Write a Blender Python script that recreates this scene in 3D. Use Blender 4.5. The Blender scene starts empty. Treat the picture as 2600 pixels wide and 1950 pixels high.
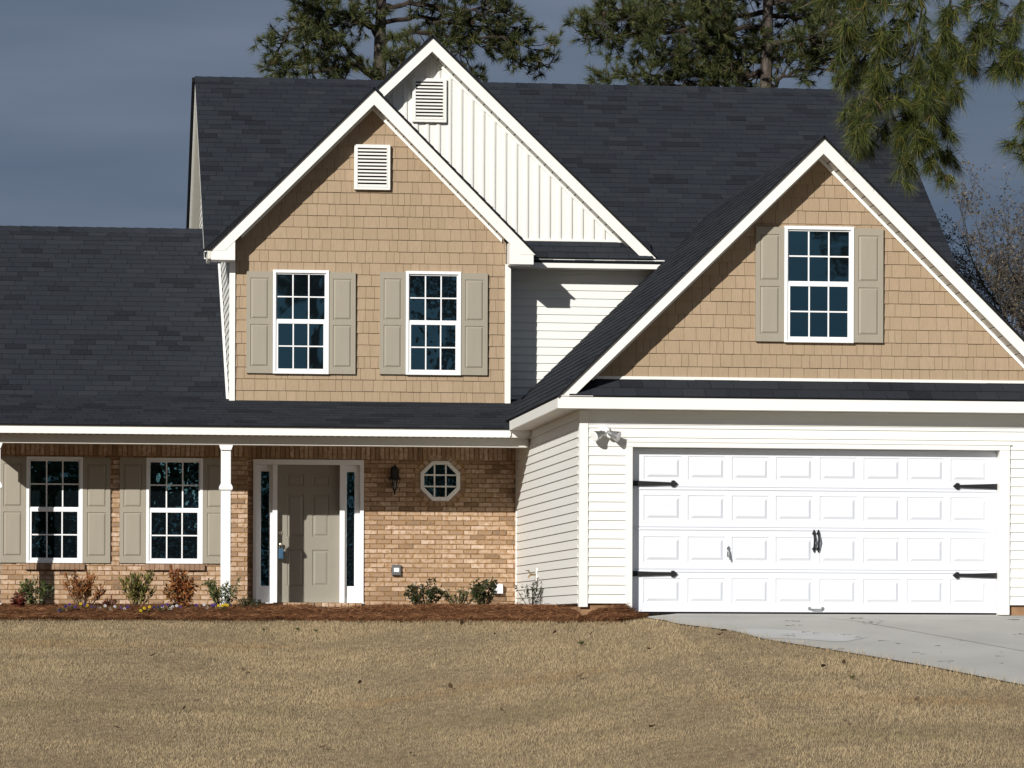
import bpy, math, random
import numpy as np
from mathutils import Vector, Matrix

random.seed(7)
rng = np.random.default_rng(11)
scene = bpy.context.scene
COL = scene.collection
R = math.radians

# ------------------------------------------------------------------ camera
cam_data = bpy.data.cameras.new("Camera")
cam_data.sensor_width = 36.0
cam_data.lens = 131.54
cam_data.shift_y = 0.2404
cam_data.clip_start = 0.5
cam_data.clip_end = 3000
cam = bpy.data.objects.new("Camera", cam_data)
COL.objects.link(cam)
cam.matrix_world = (Matrix.Translation((0, -48.374, -0.244)) @ Matrix.Rotation(R(-6.551), 4, 'Z')
                    @ Matrix.Rotation(R(90), 4, 'X') @ Matrix.Rotation(0.0035, 4, 'Z'))
scene.camera = cam

# ------------------------------------------------------------------ light
scene.view_settings.view_transform = 'Standard'
scene.view_settings.look = 'None'
scene.view_settings.exposure = 0.0
scene.view_settings.gamma = 1.0
SUN_DIR = Vector((0.66, 1.0, -0.53)).normalized()
sun_data = bpy.data.lights.new("Sun", 'SUN')
sun_data.energy = 5.0
sun_data.angle = R(0.5)
sun_data.color = (1.0, 0.962, 0.90)
sun = bpy.data.objects.new("Sun", sun_data)
COL.objects.link(sun)
sun.rotation_euler = SUN_DIR.to_track_quat('-Z', 'Y').to_euler()
sun.location = (-30, -45, 30)

world = bpy.data.worlds.new("World")
scene.world = world
world.use_nodes = True
nt = world.node_tree
nt.nodes.clear()
wo = nt.nodes.new('ShaderNodeOutputWorld')
sky = nt.nodes.new('ShaderNodeTexSky')
sky.sky_type = 'NISHITA'
sky.sun_disc = False
sky.sun_elevation = R(23.9)
sky.sun_rotation = R(213.4)
bg_clear = nt.nodes.new('ShaderNodeBackground')
bg_clear.inputs[1].default_value = 0.05
nt.links.new(sky.outputs[0], bg_clear.inputs[0])
tc = nt.nodes.new('ShaderNodeTexCoord')
mp = nt.nodes.new('ShaderNodeMapping')
mp.inputs['Scale'].default_value = (2.2, 2.2, 17.0)
mp.inputs['Rotation'].default_value = (0, R(3), 0)
nt.links.new(tc.outputs['Generated'], mp.inputs['Vector'])
nz = nt.nodes.new('ShaderNodeTexNoise')
nz.inputs['Scale'].default_value = 1.6
nz.inputs['Detail'].default_value = 4
nz.inputs['Roughness'].default_value = 0.5
nt.links.new(mp.outputs[0], nz.inputs['Vector'])
rp = nt.nodes.new('ShaderNodeValToRGB')
rp.color_ramp.elements[0].position = 0.36
rp.color_ramp.elements[0].color = (0.103, 0.143, 0.208, 1)
rp.color_ramp.elements[1].position = 0.70
rp.color_ramp.elements[1].color = (0.175, 0.212, 0.285, 1)
nt.links.new(nz.outputs['Fac'], rp.inputs[0])
sep = nt.nodes.new('ShaderNodeSeparateXYZ')
nt.links.new(tc.outputs['Generated'], sep.inputs[0])
bg_storm = nt.nodes.new('ShaderNodeBackground')
bg_storm.inputs[1].default_value = 1.0
nt.links.new(rp.outputs[0], bg_storm.inputs[0])
mr = nt.nodes.new('ShaderNodeMapRange')
mr.interpolation_type = 'SMOOTHSTEP'
mr.inputs['From Min'].default_value = -1.15
mr.inputs['From Max'].default_value = 0.25
mr.inputs['To Min'].default_value = 0.88
nt.links.new(sep.outputs['Y'], mr.inputs['Value'])
mx = nt.nodes.new('ShaderNodeMixShader')
nt.links.new(mr.outputs[0], mx.inputs[0])
nt.links.new(bg_clear.outputs[0], mx.inputs[1])
nt.links.new(bg_storm.outputs[0], mx.inputs[2])
nt.links.new(mx.outputs[0], wo.inputs[0])

# ------------------------------------------------------------------ materials
def new_mat(name):
    m = bpy.data.materials.new(name)
    m.use_nodes = True
    t = m.node_tree
    return m, t, t.nodes['Principled BSDF']

def rgba(c):
    return (c[0], c[1], c[2], 1.0)

def plain(name, c, rough=0.5, metal=0.0, spec=0.4, mott=0.0, mscale=6.0, bump=0.0, bscale=60.0, stretch=(1, 1, 1), c2=None):
    """one paint / metal / plastic with a little mottling"""
    m, t, b = new_mat(name)
    b.inputs['Roughness'].default_value = rough
    b.inputs['Metallic'].default_value = metal
    b.inputs['Specular IOR Level'].default_value = spec
    b.inputs['Base Color'].default_value = rgba(c)
    tcn = t.nodes.new('ShaderNodeTexCoord')
    mpn = t.nodes.new('ShaderNodeMapping')
    mpn.inputs['Scale'].default_value = stretch
    t.links.new(tcn.outputs['Object'], mpn.inputs['Vector'])
    if mott > 0 or c2 is not None:
        n = t.nodes.new('ShaderNodeTexNoise')
        n.inputs['Scale'].default_value = mscale
        n.inputs['Detail'].default_value = 5
        t.links.new(mpn.outputs[0], n.inputs['Vector'])
        r = t.nodes.new('ShaderNodeValToRGB')
        r.color_ramp.elements[0].position = 0.3
        r.color_ramp.elements[1].position = 0.7
        d = c2 if c2 is not None else tuple(x * (1 - mott) for x in c)
        r.color_ramp.elements[0].color = rgba(d)
        r.color_ramp.elements[1].color = rgba(c)
        t.links.new(n.outputs['Fac'], r.inputs[0])
        t.links.new(r.outputs[0], b.inputs['Base Color'])
    if bump > 0:
        n2 = t.nodes.new('ShaderNodeTexNoise')
        n2.inputs['Scale'].default_value = bscale
        n2.inputs['Detail'].default_value = 4
        t.links.new(mpn.outputs[0], n2.inputs['Vector'])
        bp = t.nodes.new('ShaderNodeBump')
        bp.inputs['Strength'].default_value = bump
        bp.inputs['Distance'].default_value = 0.01
        t.links.new(n2.outputs['Fac'], bp.inputs['Height'])
        t.links.new(bp.outputs[0], b.inputs['Normal'])
    return m

def island(name, stops, rough=0.8, spec=0.2, mott=None, mscale=20.0, stretch=(1, 1, 1), mfac=0.5, bump=0.0, bscale=80.0,
           patch=None, translucent=0.0):
    """every separate piece of the mesh (brick, shake, tab, leaf, blade) takes its own colour from the ramp"""
    m, t, b = new_mat(name)
    b.inputs['Roughness'].default_value = rough
    b.inputs['Specular IOR Level'].default_value = spec
    g = t.nodes.new('ShaderNodeNewGeometry')
    r = t.nodes.new('ShaderNodeValToRGB')
    els = r.color_ramp.elements
    while len(els) < len(stops):
        els.new(0.5)
    for e, (p, c) in zip(els, stops):
        e.position = p
        e.color = rgba(c)
    t.links.new(g.outputs['Random Per Island'], r.inputs[0])
    col = r.outputs[0]
    tcn = t.nodes.new('ShaderNodeTexCoord')
    mpn = t.nodes.new('ShaderNodeMapping')
    mpn.inputs['Scale'].default_value = stretch
    t.links.new(tcn.outputs['Object'], mpn.inputs['Vector'])
    if mott is not None:
        n = t.nodes.new('ShaderNodeTexNoise')
        n.inputs['Scale'].default_value = mscale
        n.inputs['Detail'].default_value = 4
        t.links.new(mpn.outputs[0], n.inputs['Vector'])
        rr = t.nodes.new('ShaderNodeMapRange')
        rr.inputs['From Min'].default_value = 0.42
        rr.inputs['From Max'].default_value = 0.68
        rr.inputs['To Max'].default_value = mfac
        t.links.new(n.outputs['Fac'], rr.inputs['Value'])
        mxn = t.nodes.new('ShaderNodeMix')
        mxn.data_type = 'RGBA'
        t.links.new(rr.outputs[0], mxn.inputs['Factor'])
        t.links.new(col, mxn.inputs['A'])
        mxn.inputs['B'].default_value = rgba(mott)
        col = mxn.outputs['Result']
    if patch is not None:
        for (c, sc, lo, hi, f, off) in patch:
            n = t.nodes.new('ShaderNodeTexNoise')
            n.inputs['Scale'].default_value = sc
            n.inputs['Detail'].default_value = 3
            mo = t.nodes.new('ShaderNodeMapping')
            mo.inputs['Location'].default_value = (off, off * 2, 0)
            mo.inputs['Scale'].default_value = (0.30, 1.0, 0.0)
            t.links.new(tcn.outputs['Object'], mo.inputs['Vector'])
            t.links.new(mo.outputs[0], n.inputs['Vector'])
            rr = t.nodes.new('ShaderNodeMapRange')
            rr.inputs['From Min'].default_value = lo
            rr.inputs['From Max'].default_value = hi
            rr.inputs['To Max'].default_value = f
            t.links.new(n.outputs['Fac'], rr.inputs['Value'])
            mxn = t.nodes.new('ShaderNodeMix')
            mxn.data_type = 'RGBA'
            t.links.new(rr.outputs[0], mxn.inputs['Factor'])
            t.links.new(col, mxn.inputs['A'])
            mxn.inputs['B'].default_value = rgba(c)
            col = mxn.outputs['Result']
    t.links.new(col, b.inputs['Base Color'])
    if bump > 0:
        n2 = t.nodes.new('ShaderNodeTexNoise')
        n2.inputs['Scale'].default_value = bscale
        n2.inputs['Detail'].default_value = 4
        t.links.new(mpn.outputs[0], n2.inputs['Vector'])
        bp = t.nodes.new('ShaderNodeBump')
        bp.inputs['Strength'].default_value = bump
        bp.inputs['Distance'].default_value = 0.01
        t.links.new(n2.outputs['Fac'], bp.inputs['Height'])
        t.links.new(bp.outputs[0], b.inputs['Normal'])
    if translucent > 0:
        tr = t.nodes.new('ShaderNodeBsdfTranslucent')
        t.links.new(col, tr.inputs['Color'])
        ms = t.nodes.new('ShaderNodeMixShader')
        ms.inputs[0].default_value = translucent
        out = t.nodes['Material Output']
        t.links.new(b.outputs[0], ms.inputs[1])
        t.links.new(tr.outputs[0], ms.inputs[2])
        t.links.new(ms.outputs[0], out.inputs[0])
    return m

M = {}
M['siding'] = plain('vinyl_siding', (0.79, 0.79, 0.755), 0.55, spec=0.3, mott=0.05, mscale=0.7, bump=0.05, bscale=9, stretch=(0.15, 0.15, 1))
M['trim'] = plain('painted_trim', (0.82, 0.815, 0.78), 0.45, spec=0.35, mott=0.04, mscale=2.0, bump=0.03, bscale=8)
M['soffit'] = plain('soffit_vinyl', (0.66, 0.64, 0.58), 0.6, spec=0.25, mott=0.05, mscale=3)
M['vinyl'] = plain('window_vinyl', (0.84, 0.85, 0.86), 0.35, spec=0.4, mott=0.03, mscale=3)
M['garage'] = plain('garage_steel', (0.715, 0.74, 0.79), 0.5, spec=0.35, mott=0.03, mscale=1.5, bump=0.10, bscale=26, stretch=(1, 1, 4))
M['shutter'] = plain('taupe_shutter', (0.325, 0.295, 0.235), 0.5, spec=0.3, mott=0.06, mscale=4, bump=0.06, bscale=40, stretch=(4, 4, 0.6))
M['doorpaint'] = plain('door_paint', (0.27, 0.25, 0.205), 0.45, spec=0.35, mott=0.05, mscale=3)
M['black'] = plain('black_iron', (0.012, 0.012, 0.013), 0.5, spec=0.4, mott=0.3, mscale=30)
M['dark'] = plain('dark_gap', (0.010, 0.009, 0.008), 0.9, spec=0.1, mott=0.2, mscale=10)
M['steel'] = plain('galvanised_steel', (0.52, 0.53, 0.54), 0.35, metal=0.9, mott=0.2, mscale=30)
M['brass'] = plain('brass', (0.55, 0.40, 0.20), 0.35, metal=0.9, mott=0.3, mscale=40)
M['nickel'] = plain('satin_nickel', (0.75, 0.68, 0.55), 0.28, metal=0.9, mott=0.1, mscale=30)
M['blue'] = plain('blue_plastic', (0.045, 0.115, 0.20), 0.4, spec=0.4, mott=0.2, mscale=30)
M['deck'] = plain('roof_underlay', (0.014, 0.015, 0.017), 0.95, spec=0.1, mott=0.2, mscale=4)
M['mortar'] = plain('mortar', (0.40, 0.245, 0.115), 0.95, spec=0.1, mott=0.45, mscale=14, bump=0.4, bscale=60)
M['brick'] = island('brick', [(0.0, (0.19, 0.135, 0.095)), (0.10, (0.31, 0.215, 0.145)), (0.4, (0.43, 0.305, 0.21)), (0.75, (0.51, 0.375, 0.27)), (1.0, (0.60, 0.465, 0.36))],
                    0.9, 0.15, mott=(0.34, 0.20, 0.095), mscale=17, mfac=0.9, bump=0.6, bscale=45)
M['brickdark'] = island('sill_brick', [(0.0, (0.24, 0.15, 0.10)), (1.0, (0.38, 0.255, 0.175))], 0.9, 0.15, mott=(0.22, 0.135, 0.075), mscale=20, mfac=0.6, bump=0.4)
M['shake'] = island('cedar_shake', [(0.0, (0.352, 0.262, 0.172)), (0.5, (0.372, 0.278, 0.184)), (1.0, (0.392, 0.294, 0.198))],
                    0.75, 0.2, mott=(0.30, 0.218, 0.142), mscale=9, stretch=(9, 9, 0.35), mfac=0.55, bump=0.35, bscale=14)
M['tab'] = island('asphalt_shingle', [(0.0, (0.0115, 0.0128, 0.0178)), (0.10, (0.0140, 0.0158, 0.0215)), (0.2, (0.0195, 0.0225, 0.0295)), (0.85, (0.0240, 0.0275, 0.0345)), (1.0, (0.028, 0.0315, 0.038))],
                  0.95, 0.12, mott=(0.040, 0.045, 0.052), mscale=70, mfac=0.5, bump=0.5, bscale=150)
M['concrete'] = plain('concrete', (0.44, 0.43, 0.40), 0.9, spec=0.15, mott=0.2, mscale=0.9, bump=0.25, bscale=45, c2=(0.37, 0.36, 0.335))
M['found'] = plain('stained_foundation', (0.42, 0.25, 0.14), 0.95, spec=0.1, mott=0.4, mscale=5, bump=0.3)
M['soil'] = plain('lawn_thatch', (0.27, 0.205, 0.125), 0.95, spec=0.05, mott=0.45, mscale=9, bump=0.8, bscale=60)
M['mulch'] = plain('pine_straw_bed', (0.13, 0.060, 0.028), 0.95, spec=0.05, mott=0.5, mscale=18, bump=1.0, bscale=50)
M['straw'] = island('pine_straw', [(0, (0.07, 0.026, 0.012)), (0.5, (0.19, 0.080, 0.034)), (1.0, (0.36, 0.185, 0.085))], 0.8, 0.2)
M['grass'] = island('dry_grass', [(0.0, (0.37, 0.280, 0.162)), (0.3, (0.48, 0.368, 0.218)), (0.7, (0.56, 0.440, 0.272)), (1.0, (0.64, 0.52, 0.335))], 0.75, 0.15,
                    patch=[((0.40, 0.225, 0.08), 0.5, 0.60, 0.74, 0.7, 3.0), ((0.20, 0.19, 0.085), 0.6, 0.56, 0.78, 0.7, 17.0), ((0.21, 0.165, 0.105), 1.2, 0.48, 0.78, 0.45, 31.0), ((0.20, 0.155, 0.09), 7.0, 0.5, 0.8, 0.5, 5.0)], translucent=0.25)
M['bark'] = plain('pine_bark', (0.135, 0.112, 0.095), 0.95, spec=0.1, mott=0.6, mscale=14, bump=1.0, bscale=20, stretch=(1, 1, 0.35))
M['twig'] = plain('twig_bark', (0.060, 0.047, 0.038), 0.95, spec=0.1, mott=0.4, mscale=10)
M['needle'] = island('pine_needles', [(0, (0.018, 0.028, 0.009)), (0.4, (0.042, 0.058, 0.017)), (0.8, (0.085, 0.098, 0.028)), (0.95, (0.14, 0.135, 0.042)), (1.0, (0.15, 0.075, 0.03))], 0.55, 0.3, translucent=0.1)
M['nearneedle'] = island('near_pine_needles', [(0, (0.016, 0.028, 0.008)), (0.45, (0.036, 0.054, 0.013)), (0.8, (0.105, 0.122, 0.022)), (0.97, (0.19, 0.175, 0.040)), (1.0, (0.22, 0.10, 0.03))], 0.5, 0.3, translucent=0.12)
M['cone'] = plain('pine_cone', (0.07, 0.040, 0.024), 0.9, mott=0.5, mscale=40)
M['baretwig'] = plain('grey_bark', (0.10, 0.085, 0.072), 0.95, spec=0.1, mott=0.4, mscale=12)
M['treeleaf'] = island('bare_tree_leaves', [(0, (0.042, 0.036, 0.024)), (0.5, (0.085, 0.070, 0.046)), (1, (0.17, 0.135, 0.09))], 0.7, 0.2)
M['brownleaf'] = island('dead_leaves', [(0, (0.04, 0.026, 0.018)), (0.5, (0.085, 0.054, 0.034)), (1, (0.18, 0.12, 0.07))], 0.7, 0.2)

def glass_mat(name, tint, wav, sc):
    m, t, b = new_mat(name)
    b.inputs['Base Color'].default_value = rgba(tint)
    b.inputs['Roughness'].default_value = 0.015
    b.inputs['IOR'].default_value = 2.6
    b.inputs['Specular Tint'].default_value = (0.36, 0.84, 1.0, 1.0)
    b.inputs['Specular IOR Level'].default_value = 0.5
    tcn = t.nodes.new('ShaderNodeTexCoord')
    n = t.nodes.new('ShaderNodeTexNoise')
    n.inputs['Scale'].default_value = sc
    n.inputs['Detail'].default_value = 2
    t.links.new(tcn.outputs['Object'], n.inputs['Vector'])
    bp = t.nodes.new('ShaderNodeBump')
    bp.inputs['Strength'].default_value = wav
    bp.inputs['Distance'].default_value = 0.03
    t.links.new(n.outputs['Fac'], bp.inputs['Height'])
    t.links.new(bp.outputs[0], b.inputs['Normal'])
    return m
M['glass'] = glass_mat('window_glass', (0.004, 0.006, 0.008), 0.035, 2.0)
M['wavyglass'] = glass_mat('wavy_window_glass', (0.004, 0.006, 0.008), 0.10, 3.0)

# ------------------------------------------------------------------ mesh helpers
ORG = {}

def tag(o, label=None, cat=None, group=None, kind=None):
    if label: o['label'] = label
    if cat: o['category'] = cat
    if group: o['group'] = group
    if kind: o['kind'] = kind
    return o

def empty(name, loc, label=None, cat=None, group=None):
    o = bpy.data.objects.new(name, None)
    o.empty_display_size = 0.2
    COL.objects.link(o)
    o.location = loc
    ORG[o.name] = Vector(loc)
    return tag(o, label, cat, group)

class MB:
    def __init__(s):
        s.v = []
        s.f = []
        s.m = []

    def add(s, verts, faces, mi=0):
        k = len(s.v)
        s.v.extend([tuple(p) for p in verts])
        for f in faces:
            s.f.append(tuple(i + k for i in f))
            s.m.append(mi)

    def quad(s, a, b, c, d, mi=0):
        s.add([a, b, c, d], [(0, 1, 2, 3)], mi)

    def box(s, x0, x1, y0, y1, z0, z1, mi=0):
        v = [(x0, y0, z0), (x1, y0, z0), (x1, y1, z0), (x0, y1, z0), (x0, y0, z1), (x1, y0, z1), (x1, y1, z1), (x0, y1, z1)]
        s.add(v, [(0, 3, 2, 1), (4, 5, 6, 7), (0, 1, 5, 4), (1, 2, 6, 5), (2, 3, 7, 6), (3, 0, 4, 7)], mi)

    def prism(s, poly, y0, y1, mi=0):
        """polygon given in XZ (counter-clockwise seen from the front), pulled from y0 (front) to y1"""
        n = len(poly)
        v = [(x, y0, z) for x, z in poly] + [(x, y1, z) for x, z in poly]
        f = [tuple(range(n)), tuple(range(2 * n - 1, n - 1, -1))]
        for i in range(n):
            j = (i + 1) % n
            f.append((j, i, i + n, j + n))
        s.add(v, f, mi)

    def prism_x(s, poly, x0, x1, mi=0):
        """polygon given in YZ, pulled along X"""
        n = len(poly)
        v = [(x0, y, z) for y, z in poly] + [(x1, y, z) for y, z in poly]
        f = [tuple(range(n)), tuple(range(2 * n - 1, n - 1, -1))]
        for i in range(n):
            j = (i + 1) % n
            f.append((j, i, i + n, j + n))
        s.add(v, f, mi)

    def tube(s, path, rad, n=6, mi=0, cap=True):
        path = [Vector(p) for p in path]
        k = len(s.v)
        for i, p in enumerate(path):
            d = (path[min(i + 1, len(path) - 1)] - path[max(i - 1, 0)])
            d = d.normalized() if d.length > 1e-9 else Vector((0, 0, 1))
            a = d.cross(Vector((0.31, 0.17, 0.93)))
            if a.length < 1e-3: a = d.cross(Vector((1, 0, 0)))
            a.normalize()
            b = d.cross(a)
            r = rad[i] if isinstance(rad, (list, tuple)) else rad
            for j in range(n):
                t = 2 * math.pi * j / n
                s.v.append(tuple(p + (a * math.cos(t) + b * math.sin(t)) * r))
        for i in range(len(path) - 1):
            for j in range(n):
                s.f.append((k + i * n + j, k + i * n + (j + 1) % n, k + (i + 1) * n + (j + 1) % n, k + (i + 1) * n + j))
                s.m.append(mi)
        if cap:
            s.f.append(tuple(k + j for j in range(n - 1, -1, -1))); s.m.append(mi)
            q = k + (len(path) - 1) * n
            s.f.append(tuple(q + j for j in range(n))); s.m.append(mi)

    def lathe(s, c, prof, n=12, mi=0, axis='Z', rot=0.0):
        """prof: list of (radius, height) along the axis through c"""
        k = len(s.v)
        for r, h in prof:
            for j in range(n):
                t = 2 * math.pi * j / n + rot
                a, b = r * math.cos(t), r * math.sin(t)
                if axis == 'Z': p = (c[0] + a, c[1] + b, c[2] + h)
                elif axis == 'Y': p = (c[0] + a, c[1] - h, c[2] + b)
                else: p = (c[0] + h, c[1] + a, c[2] + b)
                s.v.append(p)
        for i in range(len(prof) - 1):
            for j in range(n):
                s.f.append((k + i * n + j, k + i * n + (j + 1) % n, k + (i + 1) * n + (j + 1) % n, k + (i + 1) * n + j))
                s.m.append(mi)
        s.f.append(tuple(k + j for j in range(n - 1, -1, -1))); s.m.append(mi)
        q = k + (len(prof) - 1) * n
        s.f.append(tuple(q + j for j in range(n))); s.m.append(mi)

    def build(s, name, mats, parent=None, bevel=0.0, smooth=False, label=None, cat=None, group=None, kind=None, fix=True):
        if not isinstance(mats, (list, tuple)): mats = [mats]
        v = np.array(s.v, dtype=np.float64)
        o0 = Vector(((v[:, 0].min() + v[:, 0].max()) / 2, (v[:, 1].min() + v[:, 1].max()) / 2, v[:, 2].min()))
        v = v - np.array(o0)
        me = bpy.data.meshes.new(name)
        me.from_pydata(v.tolist(), [], s.f)
        for m in mats: me.materials.append(m)
        me.polygons.foreach_set('material_index', s.m)
        if smooth: me.polygons.foreach_set('use_smooth', [True] * len(s.f))
        me.update()
        o = bpy.data.objects.new(name, me)
        COL.objects.link(o)
        if parent is not None:
            o.parent = parent
            o.location = o0 - ORG[parent.name]
        else:
            o.location = o0
        ORG[o.name] = o0
        if bevel > 0:
            bv = o.modifiers.new('bevel', 'BEVEL')
            bv.width = bevel
            bv.segments = 2
            bv.limit_method = 'ANGLE'
            bv.angle_limit = R(40)
        return tag(o, label, cat, group, kind)

def tri_mesh(name, verts, tris, mats, parent=None, label=None, cat=None, group=None, kind=None, origin=None):
    """big triangle soups straight from numpy arrays"""
    verts = np.asarray(verts, dtype=np.float32)
    tris = np.asarray(tris, dtype=np.int32)
    o0 = Vector(origin) if origin is not None else Vector((float(verts[:, 0].mean()), float(verts[:, 1].mean()), float(verts[:, 2].min())))
    verts = verts - np.array(o0, dtype=np.float32)
    me = bpy.data.meshes.new(name)
    me.vertices.add(len(verts))
    me.vertices.foreach_set('co', verts.ravel())
    me.loops.add(len(tris) * 3)
    me.loops.foreach_set('vertex_index', tris.ravel())
    me.polygons.add(len(tris))
    me.polygons.foreach_set('loop_start', np.arange(0, len(tris) * 3, 3, dtype=np.int32))
    me.polygons.foreach_set('loop_total', np.full(len(tris), 3, dtype=np.int32))
    for m in (mats if isinstance(mats, (list, tuple)) else [mats]): me.materials.append(m)
    me.update(calc_edges=True)
    me.validate()
    o = bpy.data.objects.new(name, me)
    COL.objects.link(o)
    if parent is not None:
        o.parent = parent
        o.location = o0 - ORG[parent.name]
    else:
        o.location = o0
    ORG[o.name] = o0
    return tag(o, label, cat, group, kind)

def clip(poly, axis, val, keep_ge):
    out = []
    n = len(poly)
    for i in range(n):
        a, b = poly[i], poly[(i + 1) % n]
        da = (a[axis] - val) if keep_ge else (val - a[axis])
        db = (b[axis] - val) if keep_ge else (val - b[axis])
        if da >= 0: out.append(a)
        if (da >= 0) != (db >= 0):
            t = da / (da - db)
            out.append((a[0] + (b[0] - a[0]) * t, a[1] + (b[1] - a[1]) * t))
    return out

def clip_rect(poly, u0, u1, z0, z1):
    for ax, v, g in ((0, u0, True), (0, u1, False), (1, z0, True), (1, z1, False)):
        if len(poly) < 3: return []
        poly = clip(poly, ax, v, g)
    if len(poly) < 3: return []
    us = [p[0] for p in poly]; zs = [p[1] for p in poly]
    if max(us) - min(us) < 1e-4 or max(zs) - min(zs) < 1e-4: return []
    return poly

def front(Y):
    return lambda u, z, o: (u, Y - o, z)

def leftside(X):
    return lambda u, z, o: (X - o, u, z)

def slab_piece(mb, P, poly, zb, e, t0, t1, mi=0):
    """one lapped board / shake clipped to poly: proud t0 at its lower edge, t1 at its top, with its underside and ends"""
    off = lambda z: t0 + (t1 - t0) * min(1, max(0, (z - zb) / e))
    n = len(poly)
    v = [P(u, z, off(z)) for u, z in poly] + [P(u, z, 0.0) for u, z in poly]
    f = [tuple(range(n))] + [((i + 1) % n, i, i + n, (i + 1) % n + n) for i in range(n)]
    mb.add(v, f, mi)

def lap(mb, P, poly, zb, e=0.1206, t=0.020, mi=0):
    z0 = min(p[1] for p in poly); z1 = max(p[1] for p in poly)
    k = math.floor((z0 - zb) / e)
    us = [p[0] for p in poly]
    while zb + k * e < z1:
        a = zb + k * e
        pc = clip_rect(poly, min(us) - 1, max(us) + 1, a, a + e)
        if pc:
            slab_piece(mb, P, pc, a, e, t, 0.004, mi)
        k += 1

def shakes(mb, P, poly, zb, e=0.172, holes=()):
    us = [p[0] for p in poly]; z0 = min(p[1] for p in poly); z1 = max(p[1] for p in poly)
    mb.add([P(u, z, -0.001) for u, z in poly], [tuple(range(len(poly)))], 1)
    k = math.floor((z0 - zb) / e)
    while zb + k * e < z1:
        a = zb + k * e
        u = min(us) - random.uniform(0, 0.2)
        while u < max(us):
            w = random.choice((0.09, 0.11, 0.13, 0.15, 0.17, 0.19, 0.22)) * random.uniform(0.92, 1.08)
            dz = random.uniform(-0.0015, 0.0015)
            pc = clip_rect(poly, u + 0.002, u + w - 0.002, a + dz, a + e + 0.002)
            if pc and not any(h[0] < u and u + w < h[1] and h[2] < a and a + e < h[3] for h in holes):
                slab_piece(mb, P, pc, a, e, 0.019 + random.uniform(-0.003, 0.003), 0.005, 0)
            u += w
        k += 1

def shingle_roof(mb, O, U, V, W, L, e=0.155, tab=0.305, thick=0.04, poly=None, v0=0.0):
    """asphalt tabs laid on a roof plane: O lower corner, U along the eave, V up the slope; deck below (material 1)"""
    O, U, V = Vector(O), Vector(U).normalized(), Vector(V).normalized()
    N = U.cross(V).normalized()
    if N.z < 0: N = -N
    if poly is None: poly = [(0, 0), (W, 0), (W, L), (0, L)]
    P = lambda u, v, o: tuple(O + U * u + V * v + N * o)
    n = len(poly)
    v = [P(a, b, -0.001) for a, b in poly] + [P(a, b, -thick) for a, b in poly]
    mb.add(v, [tuple(range(n)), tuple(range(2 * n - 1, n - 1, -1))] + [((i + 1) % n, i, i + n, (i + 1) % n + n) for i in range(n)], 1)
    us = [p[0] for p in poly]; vs = [p[1] for p in poly]
    i = 0
    a = min(vs) - 0.004
    while a < max(vs):
        u = min(us) - (tab / 2 if i % 2 else 0) - (i % 3) * 0.047 - random.uniform(0, 0.02)
        while u < max(us):
            w = tab
            if random.random() < 0.10: w = tab * 2
            pc = clip_rect(poly, u + 0.003, u + w - 0.003, a, a + e)
            if pc:
                slab_piece(mb, P, pc, a, e, 0.011 + random.uniform(-0.002, 0.003), 0.003, 0)
            u += w
        a += e
        i += 1

def cap_shingles(mb, a, b, wid, drop, step=0.16):
    """ridge caps from a to b along the ridge; drop = fall of each half"""
    a, b = Vector(a), Vector(b)
    L = (b - a).length
    d = (b - a) / L
    sd = Vector((d.y, -d.x, 0)).normalized()
    s = 0.0
    while s < L:
        e = min(step * 1.25, L - s)
        p, q = a + d * s, a + d * (s + e)
        for sg in (-1, 1):
            o = sd * (sg * wid) - Vector((0, 0, drop))
            h0, h1 = Vector((0, 0, 0.022)), Vector((0, 0, 0.012))
            v = [p + h0, q + h1, q + h1 + o, p + h0 + o]
            w = [x - Vector((0, 0, 0.012)) for x in v]
            mb.add(v + w, [(0, 1, 2, 3), (7, 6, 5, 4), (0, 3, 7, 4), (2, 1, 5, 6), (3, 2, 6, 7)], 0)
        s += step

def bricks(mb, P, u0, u1, z0, z1, openings=(), octs=(), row=0.0705, ln=0.205, phase=0.0, mort=0.010, bed=None):
    """running bond, one block per brick (material 0) on a mortar bed (material 1)"""
    for a, b in (bed or [(u0, u1)]):
        mb.add([P(a, z0, 0.0), P(b, z0, 0.0), P(b, z1, 0.0), P(a, z1, 0.0)], [(0, 1, 2, 3)], 1)
    k = 0
    z = z0
    while z + row * 0.6 < z1:
        za, zb = z + mort / 2, min(z + row - mort / 2, z1)
        iv = [(u0, u1)]
        cuts = [(o[0], o[1]) for o in openings if o[2] < zb - 0.01 and o[3] > za + 0.01]
        for (cx, cz, rr) in octs:
            d = max(0, max(abs(za - cz), abs(zb - cz)) if False else min(abs(za - cz), abs(zb - cz)) if not (za < cz < zb) else 0)
            if d < rr:
                h = rr if d < rr * 0.414 else rr - (d - rr * 0.414)
                cuts.append((cx - h, cx + h))
        for a, b in cuts:
            nv = []
            for p, q in iv:
                if b <= p or a >= q: nv.append((p, q))
                else:
                    if a > p: nv.append((p, a))
                    if b < q: nv.append((b, q))
            iv = nv
        for p, q in iv:
            u = math.floor((p - phase) / (ln + mort)) * (ln + mort) + phase + (0 if k % 2 else (ln + mort) / 2) - (ln + mort)
            while u < q:
                w = ln + mort
                a, b = max(u + mort / 2, p + 0.003), min(u + w - mort / 2, q - 0.003)
                if b - a > 0.02: one_brick(mb, P, a, b, za, zb)
                u += w
        z += row
        k += 1

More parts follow.
